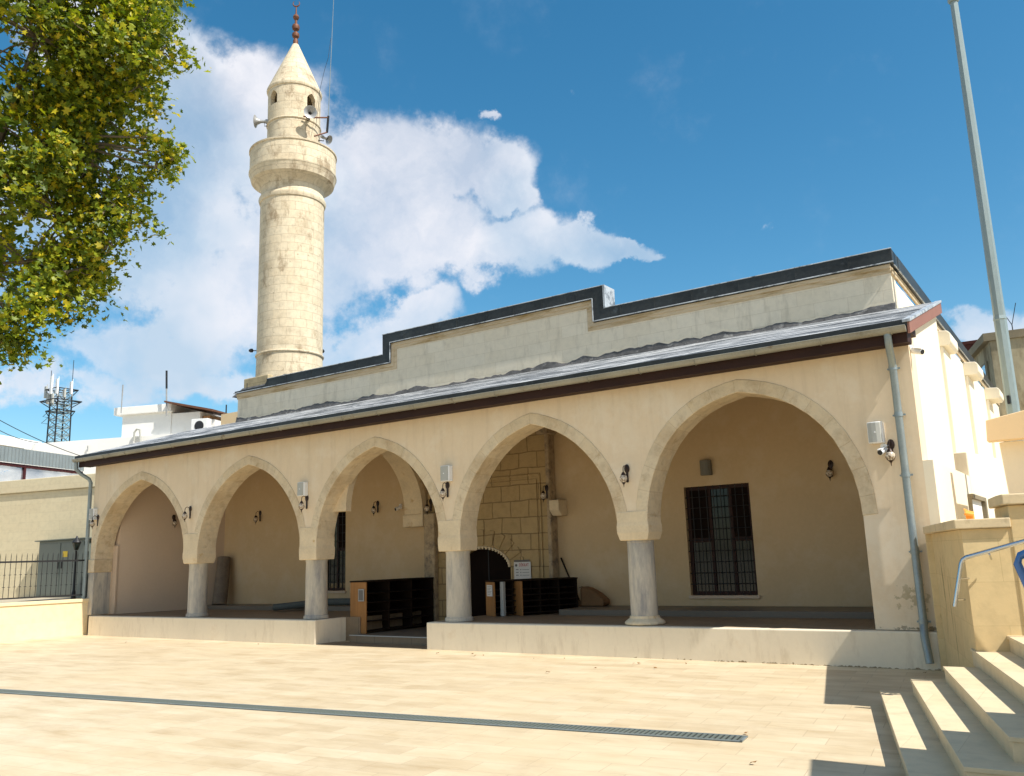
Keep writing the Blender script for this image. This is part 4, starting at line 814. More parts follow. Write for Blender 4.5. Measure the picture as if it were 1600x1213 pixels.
# higher pier section
sp_ = thing('stair_pier', (-.7, 9.6, 0), 'taller limestone pier with overhanging cap at the right edge above the steps', 'pier')
mb = MB((-.7, 9.6, 0)); mb.prismZ([(-.775, 9.895), (.9, 10.32), (6, 10.32), (6, 10.7), (-.97, 10.7)], .3, 2.0); mb.build('pier_body', 'stairwall', sp_, bevel=.01)
mb = MB((-.7, 9.6, 0)); mb.prismZ([(-.90, 10.15), (-.815, 9.84), (.9, 10.27), (6, 10.27), (6, 10.8), (-1.03, 10.8)], 2.004, 2.11); mb.build('pier_cap', 'capslab', sp_, bevel=.012)
# added wall, out of view to the right, shaped to shade the foot of the steps
nw = thing('added_shade_wall', (.6, 6, 0), 'added stone wall out of view that shades the foot of the steps', 'wall')
mb = MB((.6, 6, 0)); mb.prismZ([(.45, 7.06), (1.35, 3.5), (6, 3.5), (6, 7.06)], 0, 3.3); mb.build('wall_body', 'stairwall', nw, bevel=.01)
# handrails
M['bluefilm'] = mottled('blue_protective_film', (.05, .16, .42), .1, 5, .25, .02, spec=.7)
def rail(pts_, label, legs, r=.022, loc=None, mt='steel'):
    o = thing('handrail', loc or pts_[0], label, 'handrail', 'stainless handrails of the stairs'); mb = MB(loc or pts_[0]); mb.tube(pts_, r, 14); mb.build('rail_tube', mt, o, smooth=True)
    for a, b_ in legs: mb = MB(loc or pts_[0]); mb.tube([a, b_], .010, 8); mb.build('rail_bracket', 'steel', o, smooth=True)
    return o
Yr = 9.70
b1 = onY(1503, 873, Yr); b0 = onY(1492, 948, Yr); b2 = onY(1600, 846, Yr); b3 = b2+(b2-b1)*2.5
dd = (b2-b1).normalized(); du_ = (b0-b1).normalized()
mid = onY(1501, 905, Yr); low = onY(1495, 938, Yr); m2 = onY(1546, 866, Yr)
rail([b0, b1+du_*.05, b1+du_*.015+dd*.01, b1+dd*.04, b3], 'steel handrail bending down on the stair wall next to the downpipe',
     [(mid, Vector((mid.x+.06, 9.8, mid.z))), (low, Vector((low.x+.06, 9.8, low.z))), (m2, Vector((m2.x, 9.8, m2.z-.05)))])
r1 = onY(1586, 872, 7.0); r0 = onY(1612, 930, 7.0); r2 = r1+Vector((.5, .0, .18))
foot = Vector((r0.x+.12, 7.0, .95))
rail([foot, r0, r1+(r0-r1).normalized()*.04, r1+Vector((.03, 0, .012)), r1+Vector((1.6, 0, .75))], 'blue wrapped handrail standing free on the steps at the right edge', [(r0+Vector((.0, 0, 0)), r0+Vector((.02, 0, .02)))], r=.027, mt='bluefilm')
# upper terrace walls
A1 = onY(1540, 657, 14.6); B1 = onY(1645, 629, 14.6); C1 = onY(1645, 689, 14.6); D1 = onY(1542, 690, 14.6)
tag(MB((A1.x, 14.6, 2)).prismY([(A1.x, A1.z), (D1.x, D1.z), (D1.x, 1.7), (3, 1.7), (3, C1.z), (C1.x+2.5, B1.z+.8), (B1.x, B1.z)] if False else [(A1.x, A1.z), (D1.x, D1.z), (3, D1.z), (3, B1.z+1.0), (B1.x, B1.z)], 14.6, 14.85).build('upper_stair_parapet', 'peach', None, bevel=.01), 'peach sloping stair parapet high at the right edge in front of the flagpole', 'parapet')
tw = MB((-1.2, 14.9, 1.7)); e0 = onY(1508, 705, 14.87); e1 = onY(1593, 705, 14.87)
tw.prismY([(-1.10, 1.7), (4, 1.7), (4, D1.z-.004), (-1.16, D1.z-.004)], 14.86, 16.2)
tag(tw.build('terrace_wall', 'sidewall', None, bevel=.01), 'cream wall of the upper terrace below the peach parapet', 'wall')
pc_ = onY(1514, 799, 13.6); oc = thing('orange_cloth', pc_, 'small orange bundle showing above the wall coping near the terrace window', 'cloth')
mb = MB(pc_); mb.obox(pc_+Vector((0, 0, -.03)), (.05, .02, -.015), (0, .08, .02), (.01, .0, .02)); mb.obox(pc_+Vector((-.04, .05, .0)), (.012, .01, 0), (0, .08, 0), (-.015, 0, .04)); mb.obox(pc_+Vector((.0, .05, -.25)), (.05, 0, 0), (0, .06, 0), (0, 0, .22)); mb.build('folded_cloth', 'orangecloth', oc, bevel=.015)

# flagpole
fb = onY(1583, 640, 16.4); ft = onY(1487, 5, 16.4)
fp = thing('flagpole', (fb.x, 16.4, 1.7), 'tall tapering grey steel flagpole at the right', 'flagpole')
mb = MB((fb.x, 16.4, 1.7)); mb.lathe([(.105, 0), (.10, 2.2), (.098, 3.6), (.098, 3.62), (.106, 3.64), (.094, 3.7), (.082, ft.z*.6), (.064, ft.z-1.7), (.064, ft.z-1.68), (.05, ft.z-1.66)], (fb.x, 16.4, 1.7), 8); mb.build('pole', 'polegrey', fp)
mb = MB((fb.x, 16.4, 1.7)); mb.lathe([(.08, 0), (.10, .03), (.10, .06), (.045, .1), (.045, .16), (.02, .2)], (fb.x, 16.4, ft.z), 16); mb.build('finial', 'polegrey', fp, smooth=True)
mb = MB((fb.x, 16.4, 1.7)); mb.obox((fb.x-.04, 16.29, 3.95), (.02, 0, 0), (0, .02, 0), (0, 0, .07)); mb.build('cleat', 'iron', fp)

# concrete building on the right
A2 = onZ(1545, 523, 9.2); B2 = onZ(1512, 561, 9.2) 
cb = thing('concrete_building', (A2.x, A2.y, 0), 'stained concrete building beyond the flagpole', 'building')
ex = (onZ(1600, 516, 9.2)-A2); ex.z = 0; ex = ex.normalized()
A2.z = 0; B2.z = 0
P_ = [A2, A2+ex*14, A2+ex*14+(B2-A2)*1.1, B2+(B2-A2)*.1]
P_ = [(p.x, p.y) for p in P_]
def ccw(P_): return P_ if sum(P_[i][0]*P_[(i+1) % len(P_)][1]-P_[(i+1) % len(P_)][0]*P_[i][1] for i in range(len(P_))) > 0 else P_[::-1]
mb = MB(A2); mb.prismZ(ccw(P_), 0, 8.95); mb.build('wall', 'concrete', cb)
cc = sum((Vector((p[0], p[1], 0)) for p in P_), Vector())/4
P2_ = [((p[0]-cc.x)*1.03+cc.x, (p[1]-cc.y)*1.03+cc.y) for p in P_]
mb = MB(A2); mb.prismZ(ccw(P2_), 8.954, 9.25); mb.build('roof_slab', 'darkconcrete', cb)
side_v = (B2-A2); sl_ = side_v.length; side_v = side_v.normalized(); sn = Vector((-side_v.y, side_v.x, 0)); sn = sn if (A2+sn-Vector((cc.x, cc.y, 0))).length > (A2-sn-Vector((cc.x, cc.y, 0))).length else -sn
ctr = A2+side_v*sl_*.45+sn*.03+Vector((0, 0, 7.6))
mb = MB(A2); mb.obox(ctr, side_v*sl_*.28, sn*.04, (0, 0, .75)); wd = mb.build('window', 'darkconcrete', cb); mb = MB(A2); mb.obox(ctr+sn*.045, side_v*sl_*.11, sn*.01, (0, 0, .68)); mb.obox(ctr+sn*.045+side_v*0, side_v*sl_*.11, sn*.01, (0, 0, .68)); 
mb = MB(A2); mb.obox(ctr+sn*.05+side_v*sl_*.13, side_v*sl_*.10, sn*.01, (0, 0, .65)); mb.obox(ctr+sn*.05-side_v*sl_*.13, side_v*sl_*.10, sn*.01, (0, 0, .65)); mb.build('pane', 'plasticpane', wd)
q1 = onY(1507, 556, 44); q2 = onY(1531, 536, 44)
rb = thing('red_brick_block', (q1.x, 44, 0), 'dark red brick block between the mosque roof and the concrete building', 'building')
mb = MB((q1.x, 44, 0)); mb.box(q1.x, q2.x, 44, 46, 0, q2.z); mb.build('wall', 'brickred', rb); mb = MB((q1.x, 44, 0)); mb.box(q1.x-.08, q2.x+.08, 43.92, 46.08, q2.z+.003, q2.z+.15); mb.build('roof_slab', 'brickred', rb)
ta = onZ(1583, 520, 9.25); an2 = thing('roof_antenna', ta, 'small fork-shaped antenna on the concrete building roof', 'antenna'); mb = MB(ta); mb.tube([ta-Vector((0, 0, .1)), ta+Vector((0, 0, .35))], .02, 6); mb.build('stem', 'iron', an2)
mb = MB(ta)
for q in (-.25, .22): mb.tube([ta+Vector((0, 0, .3)), ta+Vector((q, 0, 1.0+q*.5))], .014, 5)
mb.build('fork', 'iron', an2)

# ---------------------------------------------------------------- left side
# boundary wall facing the plaza
w0 = onZ(135.4, 992, 0); w1 = onZ(0, 1003.5, 0); dw = (w1-w0).normalized(); w1 = w0+dw*9; nW = Vector((dw.y, -dw.x, 0)); nW = nW if nW.x > 0 else -nW
lw = thing('low_boundary_wall', w0, 'low sunlit yellow wall closing the left side of the plaza', 'wall')
H1 = .93
mb = MB(w0); c = (w0+w1)/2-nW*.12; mb.obox(c+Vector((0, 0, H1/2-.08)), dw*4.5, nW*.12, (0, 0, H1/2-.04+.04)); mb.build('wall_body', 'yellowwall', lw, bevel=.005)
mb = MB(w0); mb.obox(c+Vector((0, 0, H1-.04)), dw*4.53, nW*.15, (0, 0, .04)); mb.build('coping', 'yellowwall', lw, bevel=.008)
# fence standing on it
fl = 9.0; f0 = w0-nW*.14+dw*.05
fc = thing('iron_fence', f0+Vector((0, 0, H1)), 'black iron railing fence on the low yellow wall', 'fence'); OF = f0+Vector((0, 0, H1))
mb = MB(OF); mb.obox(OF+dw*fl/2+Vector((0, 0, 1.0)), dw*fl/2, nW*.018, (0, 0, .022)); mb.build('top_rail', 'iron', fc)
mb = MB(OF); mb.obox(OF+dw*fl/2+Vector((0, 0, .10)), dw*fl/2, nW*.015, (0, 0, .018)); mb.build('bottom_rail', 'iron', fc)
nb = int(fl/.125)
for k in range(min(nb, 70)):
    p = OF+dw*(.12+k*.125); mb = MB(OF); mb.tube([p+Vector((0, 0, .09)), p+Vector((0, 0, 1.15)), p+Vector((0, 0, 1.22))], [.008, .008, .001], 6)
    for zz in (.38, .68): mb.tube([p+Vector((0, 0, zz))-dw*.03, p+Vector((0, 0, zz))+dw*.03], .007, 5)
    mb.build('baluster', 'iron', fc)
for k in (0, 4.4, 8.8): mb = MB(OF); p = OF+dw*(k+.02); mb.obox(p+Vector((0, 0, .62)), dw*.04, nW*.04, (0, 0, .62)); mb.build('post', 'iron', fc, bevel=.006)
# tall ashlar wall behind the yard
z_c = 4.75
v0 = onZ(140, 741, z_c); v1 = onZ(0, 753, z_c); v0.z = v1.z = 0
dz_ = (v1-v0).normalized(); v1 = v0+dz_*16; v0e = v0-dz_*3.2; nV = Vector((dz_.y, -dz_.x, 0)); nV = nV if nV.dot(-v0) > 0 else -nV
nwl = thing('ashlar_yard_wall', v0, 'tall pale ashlar wall with heavy coping behind the iron fence', 'wall')
c = (v0e+v1)/2-nV*.25; hl = (v1-v0e).length/2
mb = MB(v0); mb.obox(c+Vector((0, 0, 2.15)), dz_*hl, nV*.25, (0, 0, 2.15))
mb.build('wall_body', 'nbwall', nwl)
mb = MB(v0); mb.obox(c+Vector((0, 0, 4.53)), dz_*hl, nV*.32, (0, 0, .22)); mb.build('coping', 'nbwall', nwl, bevel=.02)
# electrical cabinet
e0_ = onY(62, 845, 14.9); e1_ = onY(134, 841, 14.9)
ex0 = onY(60, 925, 14.9).x; ec = thing('electrical_cabinet', (e0_.x, 14.9, .86), 'grey metal electrical cabinet behind the fence with a yellow sticker', 'cabinet')
OE = Vector((e0_.x, 14.9, .86)); xw = e1_.x-e0_.x
mb = MB(OE); mb.box(e0_.x, e0_.x+xw, 14.9, 15.5, .86, e0_.z-.04); mb.build('body', 'cabgrey', ec, bevel=.01)
for k in range(2): mb = MB(OE); mb.box(e0_.x+.04+k*xw/2, e0_.x-.04+(k+1)*xw/2, 14.885, 14.898, .95, e0_.z-.12); d1 = mb.build('door', 'cabgrey', ec, bevel=.006); mb = MB(OE); xh = e0_.x+xw/2+(.1 if k else -.1); mb.box(xh-.02, xh+.02, 14.86, 14.886, 1.75, 1.95); mb.build('handle', 'iron', d1)
mb = MB(OE); mb.box(e0_.x-.12, e0_.x+xw+.12, 14.8, 15.6, e0_.z-.036, e0_.z); mb.build('lid', 'cabgrey', ec, bevel=.005)
mb = MB(OE); mb.box(e0_.x+xw*.55, e0_.x+xw*.65, 14.878, 14.884, 2.1, 2.28); mb.build('sticker', 'yellow', ec)
# post lantern
lp = onY(119, 862, 14.2); pl = thing('post_lantern', (lp.x, 14.2, .86), 'black post lantern behind the fence in front of the grey cabinet', 'lantern'); OL_ = Vector((lp.x, 14.2, .86)); zt_ = onY(119, 845, 14.2).z
mb = MB(OL_); mb.lathe([(.07, 0), (.06, .15), (.035, .25), (.03, zt_-1.15)], (lp.x, 14.2, .86), 12); mb.build('post', 'iron', pl, smooth=True)
mb = MB(OL_); mb.lathe([(.05, zt_-.28), (.12, zt_-.06), (.11, zt_-.05), (.05, zt_-.25)], (lp.x, 14.2, 0), 6); mb.build('lantern_glass', 'glass', pl)
mb = MB(OL_); mb.lathe([(.14, zt_-.05), (.12, zt_-.02), (.04, zt_+.08), (.015, zt_+.14)], (lp.x, 14.2, 0), 12); mb.build('lantern_roof', 'iron', pl)
# canopy behind the wall
k0 = onZ(128, 737, 6.0); k1 = onZ(0, 722, 6.0); kd = (k1-k0).normalized(); kn = Vector((kd.y, -kd.x, 0)); kn = kn if kn.dot(-k0) > 0 else -kn
cn = thing('metal_canopy', (k0.x, k0.y, 0), 'corrugated metal canopy with dark red beam and glossy panels above the left wall', 'canopy'); OK = Vector((k0.x, k0.y, 0)); kl = (k1-k0).length+6
mb = MB(OK); mb.obox(k0+kd*kl/2-Vector((0, 0, .06)), kd*kl/2, kn*.06, (0, 0, .06)); mb.build('beam', 'redsteel', cn)
mb = MB(OK); n = int(kl/.09); vs = []; fs = []
hh_ = .62
for i in range(n+1):
    p = k0+kd*(i*.09)+kn*(.10+.03*(i % 2)); vs += [p+Vector((0, 0, .01)), p+Vector((0, 0, hh_)), p+Vector((0, 0, hh_+.12))-kn*4]
for i in range(n): a = 3*i; fs += [(a, a+3, a+4, a+1), (a+1, a+4, a+5, a+2)]
mb.add(vs, fs); mb.build('corrugated_sheet', 'sheet', cn)
for k in (3.2, 8.0, 12.5, 17): mb = MB(OK); mb.obox(k0+kd*k-Vector((0, 0, 1.2)), kd*.05, kn*.05, (0, 0, 1.15)); mb.build('post', 'redsteel', cn)
for (a, b_) in ((0.0, 3.15), (3.25, 7.95), (8.05, 12.45), (12.55, 16.95)): mb = MB(OK); mb.obox(k0+kd*(a+b_)/2-Vector((0, 0, 1.2))-kn*.03, kd*(b_-a)/2, kn*.01, (0, 0, 1.08)); mb.build('glossy_panel', 'plasticpane', cn)
mb = MB(OK); mb.tube([k0+kd*6.2-Vector((0, 0, 1.6))+kn*.08, k0+kd*8.6-Vector((0, 0, .15))+kn*.08], .04, 6); mb.build('brace', 'redsteel', cn)
# white building
hb = 9.0
a0 = onZ(50, 693.7, hb); a1 = onZ(184, 684, hb); bd = (a1-a0).normalized(); bn = Vector((bd.y, -bd.x, 0)); bn = bn if bn.dot(-a0) > 0 else -bn
OB = Vector((a0.x, a0.y, 0)); wb = thing('white_flat_building', OB, 'white flat-roofed building with a rooftop shed far behind the left of the porch', 'building')
Lb = (a1-a0).length
def bxd(s0, s1, d0, d1, z0, z1, name, mat, bevel=0, par=None):
    c = OB+bd*(s0+s1)/2-bn*(d0+d1)/2; return MB(OB).obox(c+Vector((0, 0, (z0+z1)/2)), bd*(s1-s0)/2, bn*(d1-d0)/2, (0, 0, (z1-z0)/2)).build(name, mat, par or wb, bevel=bevel)
bxd(-.5, Lb+22, 0, 12, 0, hb, 'wall', 'offwhite')
def sB(x_, y_):      # distance along the front and height for a sight line
    d = ray(x_, y_); t_ = ((OB-EYE).dot(bn)+0)/d.dot(bn); p = EYE+d*t_; return (p-OB).dot(bd), p.z
s_a, z_a = sB(184, 655); s_b, z_b = sB(261, 641); s_c, z_c2 = sB(333, 656)
z_p = sB(184, 648)[1]
s0_, _ = sB(176, 650)
bxd(s_a, s_b, .4, 5, hb+.003, z_p, 'rooftop_room', 'offwhite')
bxd(s0_-.1, s_b+.1, .2, 5.2, z_p+.003, z_p+.45, 'roof_slab', 'offwhite', .02)
bxd(s_b+.003, s_b+(s_c-s_b)*.62, .45, 4, hb+.003, z_p-.1, 'shed_wall', 'offwhite')
bxd(s_b+(s_c-s_b)*.64, s_b+(s_c-s_b)*.80, .6, 4, hb+.003, z_p-.35, 'shed_door', 'oak')
mb = MB(OB); q = OB+bd*s_b; mb.obox(OB+bd*(s_b+s_c)/2-bn*2+Vector((0, 0, z_p+.15)), bd*(s_c-s_b)/2*1.05+Vector((0, 0, -.35)), bn*2.2, (0, 0, .05)); mb.build('shed_roof', 'rust', wb)
bxd(s_b+(s_c-s_b)*.82, s_c-.2, .5, 3, hb+.003, z_p-.6, 'shed_side', 'offwhite')
# air conditioner, dish, pipes, antennas on the roof
s_, z_ = sB(321, 668); pa = OB+bd*s_+bn*.4+Vector((0, 0, z_)); ac = thing('air_conditioner', pa, 'white air conditioner unit beside the rooftop shed', 'air conditioner')
mb = MB(pa); mb.obox(pa, bd*.5, bn*.2, (0, 0, .4)); mb.build('casing', 'white', ac, bevel=.02); mb = MB(pa); mb.lathe([(.02, 0), (.28, 0), (.28, .02), (.02, .03)], pa+bn*.2, 20, ax=bn); mb.build('fan_grille', 'iron', ac)
s_, z_ = sB(227, 640); pd = OB+bd*s_-bn*2+Vector((0, 0, z_)); ds = thing('satellite_dish', pd, 'satellite dish on the white rooftop room', 'satellite dish')
mb = MB(pd); mb.lathe([(.02, -.08), (.3, -.02), (.5, .08), (.49, .09), (.28, .0), (.01, -.05)], pd, 24, ax=Vector((.85, -.1, .5)), cap=False); mb.build('dish', 'greybox', ds, smooth=True); mb = MB(pd); mb.tube([pd, pd-Vector((0, 0, .6))], .03, 6); mb.build('mount', 'iron', ds)
for (x0_, y0_, x1_, y1_, lab, r_) in ((191, 646, 194, 602, 'thin pole antenna left on the white rooftop room', .035), (262, 650, 262, 580, 'tall two-tone pole antenna on the white rooftop shed', .05), (139, 706, 139, 697, 'short pole on the white wall', .03)):
    s_, z_ = sB(x0_, y0_); s2_, z2_ = sB(x1_, y1_); pa = OB+bd*s_+bn*.1+Vector((0, 0, z_)); pb_ = OB+bd*s2_+bn*.1+Vector((0, 0, z2_)); an_ = thing('pole_antenna', pa, lab, 'antenna', 'pole antennas on the white building')
    mb = MB(pa); mb.tube([pa, pb_], r_, 6); mb.build('pole', 'horn', an_); mb = MB(pa); mb.tube([pa+(pb_-pa)*.6, pb_], r_*1.25, 6); mb.build('tip', 'iron' if x0_ == 262 else 'horn', an_)
s_, z_ = sB(212, 690); pa = OB+bd*s_+bn*.15+Vector((0, 0, z_)); vp = thing('vent_pipe', pa, 'bent white vent pipe on the white building wall', 'pipe'); mb = MB(pa)
mb.tube([pa, pa+Vector((0, 0, .5)), pa+bd*.15+Vector((0, 0, .68)), pa+bd*.35+Vector((0, 0, .62)), pa+bd*.4+Vector((0, 0, .2)), pa+bd*.4+Vector((0, 0, -.3))], .06, 8); mb.build('pipe', 'greybox', vp, smooth=True)
# cream parapet building at far left
c0_ = onZ(57, 690, 9.6); c1_ = onZ(0, 680, 9.6); cdv = (c1_-c0_).normalized(); fbk = thing('cream_roof_building', (c0_.x, c0_.y, 0), 'cream building edge at the far left beyond the canopy', 'building')
cnn = Vector((cdv.y, -cdv.x, 0)); cnn = cnn if cnn.dot(-c0_) > 0 else -cnn; c0g = Vector((c0_.x, c0_.y, 0))
mb = MB(c0g); mb.obox(c0g+cdv*12-cnn*4+Vector((0, 0, 4.5)), cdv*12, cnn*4, (0, 0, 4.5)); mb.build('wall', 'offwhite', fbk); mb = MB(c0g); mb.obox(c0g+cdv*12-cnn*4+Vector((0, 0, 9.3)), cdv*12.2, cnn*4.2, (0, 0, .28)); mb.build('parapet', 'offwhite', fbk)
# small cream block beyond the roof at x~355
b0_ = onY(345, 662, 30); b1_ = onY(372, 643, 30); cbk = thing('small_cream_block', (b0_.x, 30, 0), 'small cream rooftop block left of the parapet end', 'building'); mb = MB((b0_.x, 30, 0)); mb.box(b0_.x, b1_.x+2, 30, 33, 0, b1_.z); mb.build('wall', 'peach', cbk); mb = MB((b0_.x, 30, 0)); pz = onY(349, 632, 30); mb.tube([(pz.x, 30.2, b1_.z), (pz.x, 30.2, pz.z)], .04, 6); mb.build('vent', 'iron', cbk)
# communication tower
TY = 42.0
tb0 = onY(74, 692, TY); tb1 = onY(108, 690, TY); tt0 = onY(80, 614, TY); tcx = (tb0.x+tb1.x)/2; zt_, zb_ = tt0.z, tb0.z-6; hw = .5*(tb1.x-tb0.x)*.34
tw_ = thing('telecom_tower', (tcx, TY, 0), 'steel lattice telecom tower with white panel antennas at the far left', 'tower'); OT = Vector((tcx, TY, 0))
def tp(i, j, z, k=1): return Vector((tcx+i*hw*k, TY+j*hw*k, z))
mb = MB(OT)
for i in (-1, 1):
    for j in (-1, 1): mb.tube([tp(i, j, 0, 1.25), tp(i, j, zt_)], .075, 6)
mb.build('mast_legs', 'iron', tw_)
mb = MB(OT); nz_ = 26; zs = [zt_*k/nz_ for k in range(nz_+1)]
cor = [(-1, -1), (1, -1), (1, 1), (-1, 1)]
for k in range(nz_):
    ka = 1.25-.25*k/nz_; kb = 1.25-.25*(k+1)/nz_
    for q in range(4):
        a, b_ = cor[q], cor[(q+1) % 4]
        mb.tube([tp(*a, zs[k], ka), tp(*b_, zs[k+1], kb)], .03, 4); mb.tube([tp(*b_, zs[k], ka), tp(*a, zs[k+1], kb)], .03, 4); mb.tube([tp(*a, zs[k], ka), tp(*b_, zs[k], ka)], .035, 4)
mb.build('lattice', 'polegrey', tw_)
for k, (zz, s) in enumerate(((zt_, 1.6), (zt_-1.1, 2.0), (zt_-2.0, 1.4))):
    mb = MB(OT)
    for q in range(4): a, b_ = cor[q], cor[(q+1) % 4]; mb.tube([tp(*a, zz, s), tp(*b_, zz, s)], .05, 5); mb.tube([tp(*a, zz, s), tp(*a, zz-.6, 1)], .04, 4); mb.tube([tp(*a, zz, s), tp(-a[0], -a[1], zz, s)], .04, 4)
    mb.build('platform', 'iron', tw_)
for (i, j, zz, hh_, mt) in ((.3, -1.7, zt_+.3, .85, 'white'), (1.5, -1.5, zt_+.1, .7, 'white'), (1.8, .4, zt_+.1, .6, 'white'), (-1.5, -1.5, zt_-.2, .55, 'greybox'), (-.6, -1.6, zt_-.9, .5, 'greybox'), (1.9, -.6, zt_-.5, .4, 'greybox'), (.9, -1.75, zt_-1.0, .45, 'greybox')):
    mb = MB(OT); p = tp(i, j, zz); mb.obox(p, (.16, 0, 0), (0, .08, 0), (0, 0, hh_)); mb.tube([p+Vector((0, .12, -hh_-.2)), p+Vector((0, .12, hh_+.25))], .03, 5); mb.build('panel_antenna', mt, tw_, bevel=.02)
mb = MB(OT)
for (a, hh_) in (((-1.3, -1), 1.9), ((.9, 1), 2.9), ((1.2, -1.2), .8)): mb.tube([tp(*a, zt_-.3), tp(*a, zt_+hh_)], .03, 5)
mb.build('whip_antenna', 'iron', tw_)
for (i, zz) in ((-2.6, zt_-2.4), (-2.9, zt_-3.0), (2.3, zt_-2.3), (-2.2, zt_-1.0)): mb = MB(OT); mb.tube([tp(math.copysign(1, i), -1, zz+.5), tp(i, -1.1, zz), tp(math.copysign(1, i), -1, zz-.2)], .03, 4); mb.build('outrigger', 'iron', tw_)
# overhead wires
for k, (pa, pb_, lab) in enumerate((((-30, 640), (150, 720), 'upper overhead cable crossing the far left'), ((-30, 655), (60, 692), 'lower overhead cable crossing the far left'))):
    A_ = onY(*pa, 20); B_ = onY(*pb_, 26); mb = MB(A_); mb.tube([A_+(B_-A_)*s-Vector((0, 0, .9*s*(1-s))) for s in [i/12 for i in range(13)]], .02, 5); tag(mb.build('overhead_cable', 'iron'), lab, 'cable', 'overhead cables')

# ---------------------------------------------------------------- plane tree
tr = Vector((-14.6, 4.4, 0))
tree = thing('plane_tree', tr, 'large plane tree whose yellow green crown hangs into the upper left', 'tree')
blobs = [(60, 60, 105, 14), (170, 75, 75, 13.5), (225, 70, 48, 13.2), (245, 100, 32, 13.2), (150, 170, 80, 13.8), (60, 235, 110, 14), (160, 255, 62, 13.4), (190, 320, 40, 13.2), (110, 345, 95, 13.7), (40, 410, 90, 13.5), (115, 425, 48, 13.2), (175, 385, 18, 13.1),
         (15, 490, 42, 13.0), (70, 480, 28, 13.1), (270, 250, 22, 12.9), (243, 262, 16, 13), (258, 240, 12, 13), (262, 85, 30, 13.2), (235, 140, 24, 13.2), (30, 515, 34, 13.1), (225, 215, 16, 13.1), (225, 300, 20, 13.1), (205, 35, 38, 13.4), (-60, 60, 150, 14.5), (-80, 250, 160, 14.6), (-60, 420, 100, 14.2), (-220, 150, 190, 15), (-230, 350, 150, 15), (110, -60, 120, 14), (-40, -120, 180, 14.6), (200, -30, 50, 13.6), (-330, 40, 160, 16), (-150, -200, 200, 15.5)]
vs = []; fs = []
def leaf(p, s):
    n = Vector((random.gauss(.35, .8), random.gauss(-.1, .8), random.gauss(.6, .7)))
    if n.length < .05: n = Vector((0, 0, 1))
    n.normalize(); a = n.orthogonal().normalized(); a = (Matrix.Rotation(random.uniform(0, 6.28), 3, n) @ a); b_ = n.cross(a)
    o = len(vs); sh_ = [(0, -.55), (.5, -.3), (.25, 0), (.55, .35), (.15, .3), (0, .75), (-.15, .3), (-.55, .35), (-.25, 0), (-.5, -.3)]
    for u, w in sh_: vs.append(p+a*u*s+b_*w*s+n*(abs(u)*.25*s))
    fs.append(list(range(o, o+10)))
limbs = []; twigs = []
for (x_, y_, r_, dist) in blobs:
    if x_ > 100 and r_ > 22: x_ -= 12; r_ *= .95
    c = EYE+ray(x_, y_).normalized()*dist; R_ = r_/F*dist
    limbs.append((c, R_)); edge = x_ > -20
    subs = []
    for k in range(max(3, int((21 if edge else 7)*max(R_, .35)**1.6))):
        v = Vector((random.gauss(0, 1), random.gauss(0, 1), random.gauss(0, 1))).normalized()*(R_*random.uniform(.25, 1.05)**.55*.98); v.y *= 1.3
        subs.append((c+v, min(R_*.8, random.uniform(.17, .38))))
    twigs.append((c, [q_ for q_, _ in subs]))
    for (q0, sr) in subs:
        for k in range(int((20 if edge else 8)*(sr/.3)**1.6)):
            q = q0+Vector((random.gauss(0, 1), random.gauss(0, 1), random.gauss(0, .75)))*sr*.62; tw2 = Vector((random.gauss(0, 1), random.gauss(0, 1), random.gauss(-.4, .5))).normalized()
            for m_ in range(10 if edge else 6):
                leaf(q+tw2*random.uniform(-.18, .18)+Vector((random.gauss(0, .05), random.gauss(0, .05), random.gauss(0, .05))), random.choice((.035, .045, .055, .065, .08, .095)) if edge else random.uniform(.1, .17))
me = bpy.data.meshes.new('crown'); me.from_pydata([tuple(p-tr) for p in vs], [], fs); me.materials.append(M['leaf']); cr_ = bpy.data.objects.new('crown', me); COL.objects.link(cr_); cr_.parent = tree
print('leaves', len(fs))
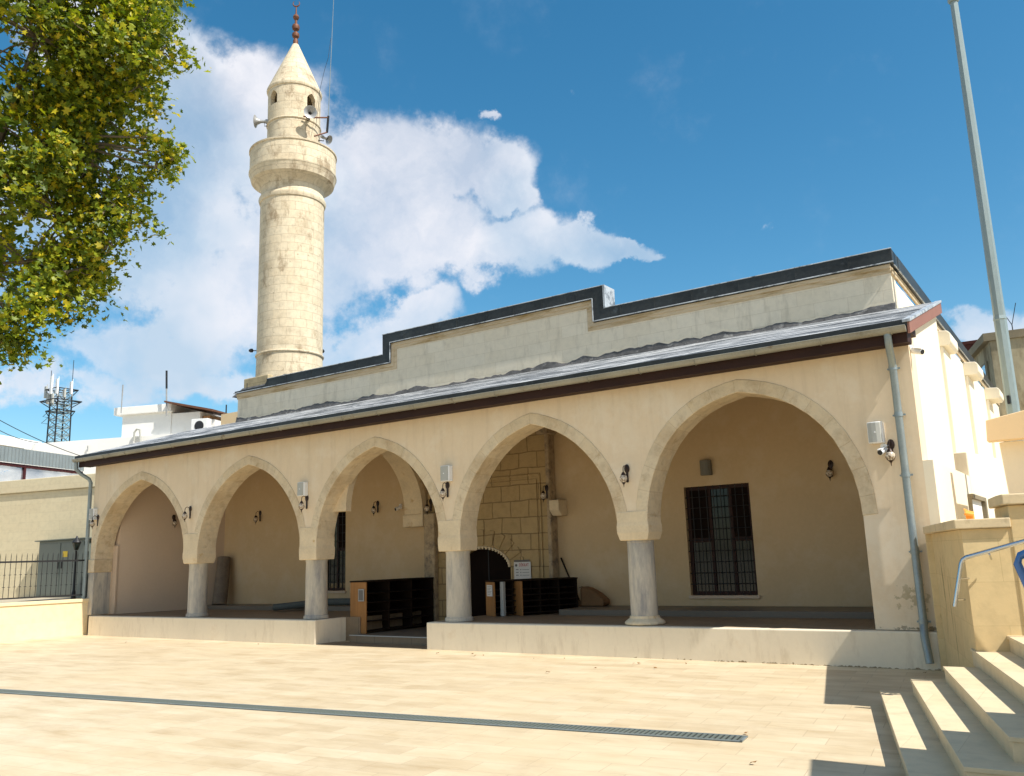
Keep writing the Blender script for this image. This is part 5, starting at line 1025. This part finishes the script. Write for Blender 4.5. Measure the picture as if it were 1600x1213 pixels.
mb = MB(tr); mb.tube([tr+Vector((0, 0, -.1)), tr+Vector((0, 0, .5)), tr+Vector((.05, .05, 2)), tr+Vector((.1, .2, 4.0))], [.42, .33, .29, .25], 16); mb.build('trunk', 'bark', tree, smooth=True)
mb = MB(tr); top = tr+Vector((.1, .2, 3.8))
mains = [c for c, R_ in limbs if R_ > .95]
for c in mains:
    mid = top.lerp(c, .5)+Vector((random.uniform(-.6, .6), random.uniform(-.6, .6), random.uniform(.0, .7))); mb.tube([top, top.lerp(mid, .5)+Vector((0, 0, .2)), mid, mid.lerp(c, .6), c], [.11, .075, .05, .03, .012], 8)
for (c, R_) in limbs:
    if R_ <= .95 and mains:
        n_ = min(mains, key=lambda q: (q-c).length); m_ = n_.lerp(c, .5)+Vector((0, 0, .12)); mb.tube([n_, m_, c], [.03, .02, .010], 6)
for (c, qs) in twigs:
    for q_ in qs: mb.tube([c, c.lerp(q_, .5)+Vector((0, 0, .05)), q_, q_+(q_-c).normalized()*.12], [.018, .012, .007, .003], 5)
mb.build('limbs', 'bark', tree, smooth=True)

# fallen leaves
lp_ = [(738, 1022), (742, 1025), (755, 1024), (834, 1029), (856, 1051), (882, 1029), (990, 1037), (998, 1037), (1024, 1044), (1072, 1037), (930, 1044), (197, 1004), (295, 1005), (404, 1007), (647, 1012), (684, 1021), (1166, 1146), (1177, 1193), (1445, 1052), (620, 1000)]
L1 = None
for (x_, y_) in lp_:
    p = onZ(x_, y_, .012)
    s = random.uniform(.018, .038)
    if L1 is None:
        mb = MB(); mb.add([(0, -1, 0), (.6, -.3, .35), (.35, .4, .15), (0, 1, .4), (-.4, .4, .1), (-.6, -.3, .3)], [(0, 1, 2, 3, 4, 5)]); L1 = mb.build('fallen_leaf', 'deadleaf'); o = L1
    else: o = L1.copy(); COL.objects.link(o)
    o.location = p; o.scale = (s, s, s); o.rotation_euler = (random.uniform(-.3, .3), random.uniform(-.3, .3), random.uniform(0, 6))
    tag(o, 'small dry brown leaf fallen on the pale paving', 'leaf', 'fallen leaves on the paving')
C.cycles.max_bounces = 8; C.cycles.diffuse_bounces = 5
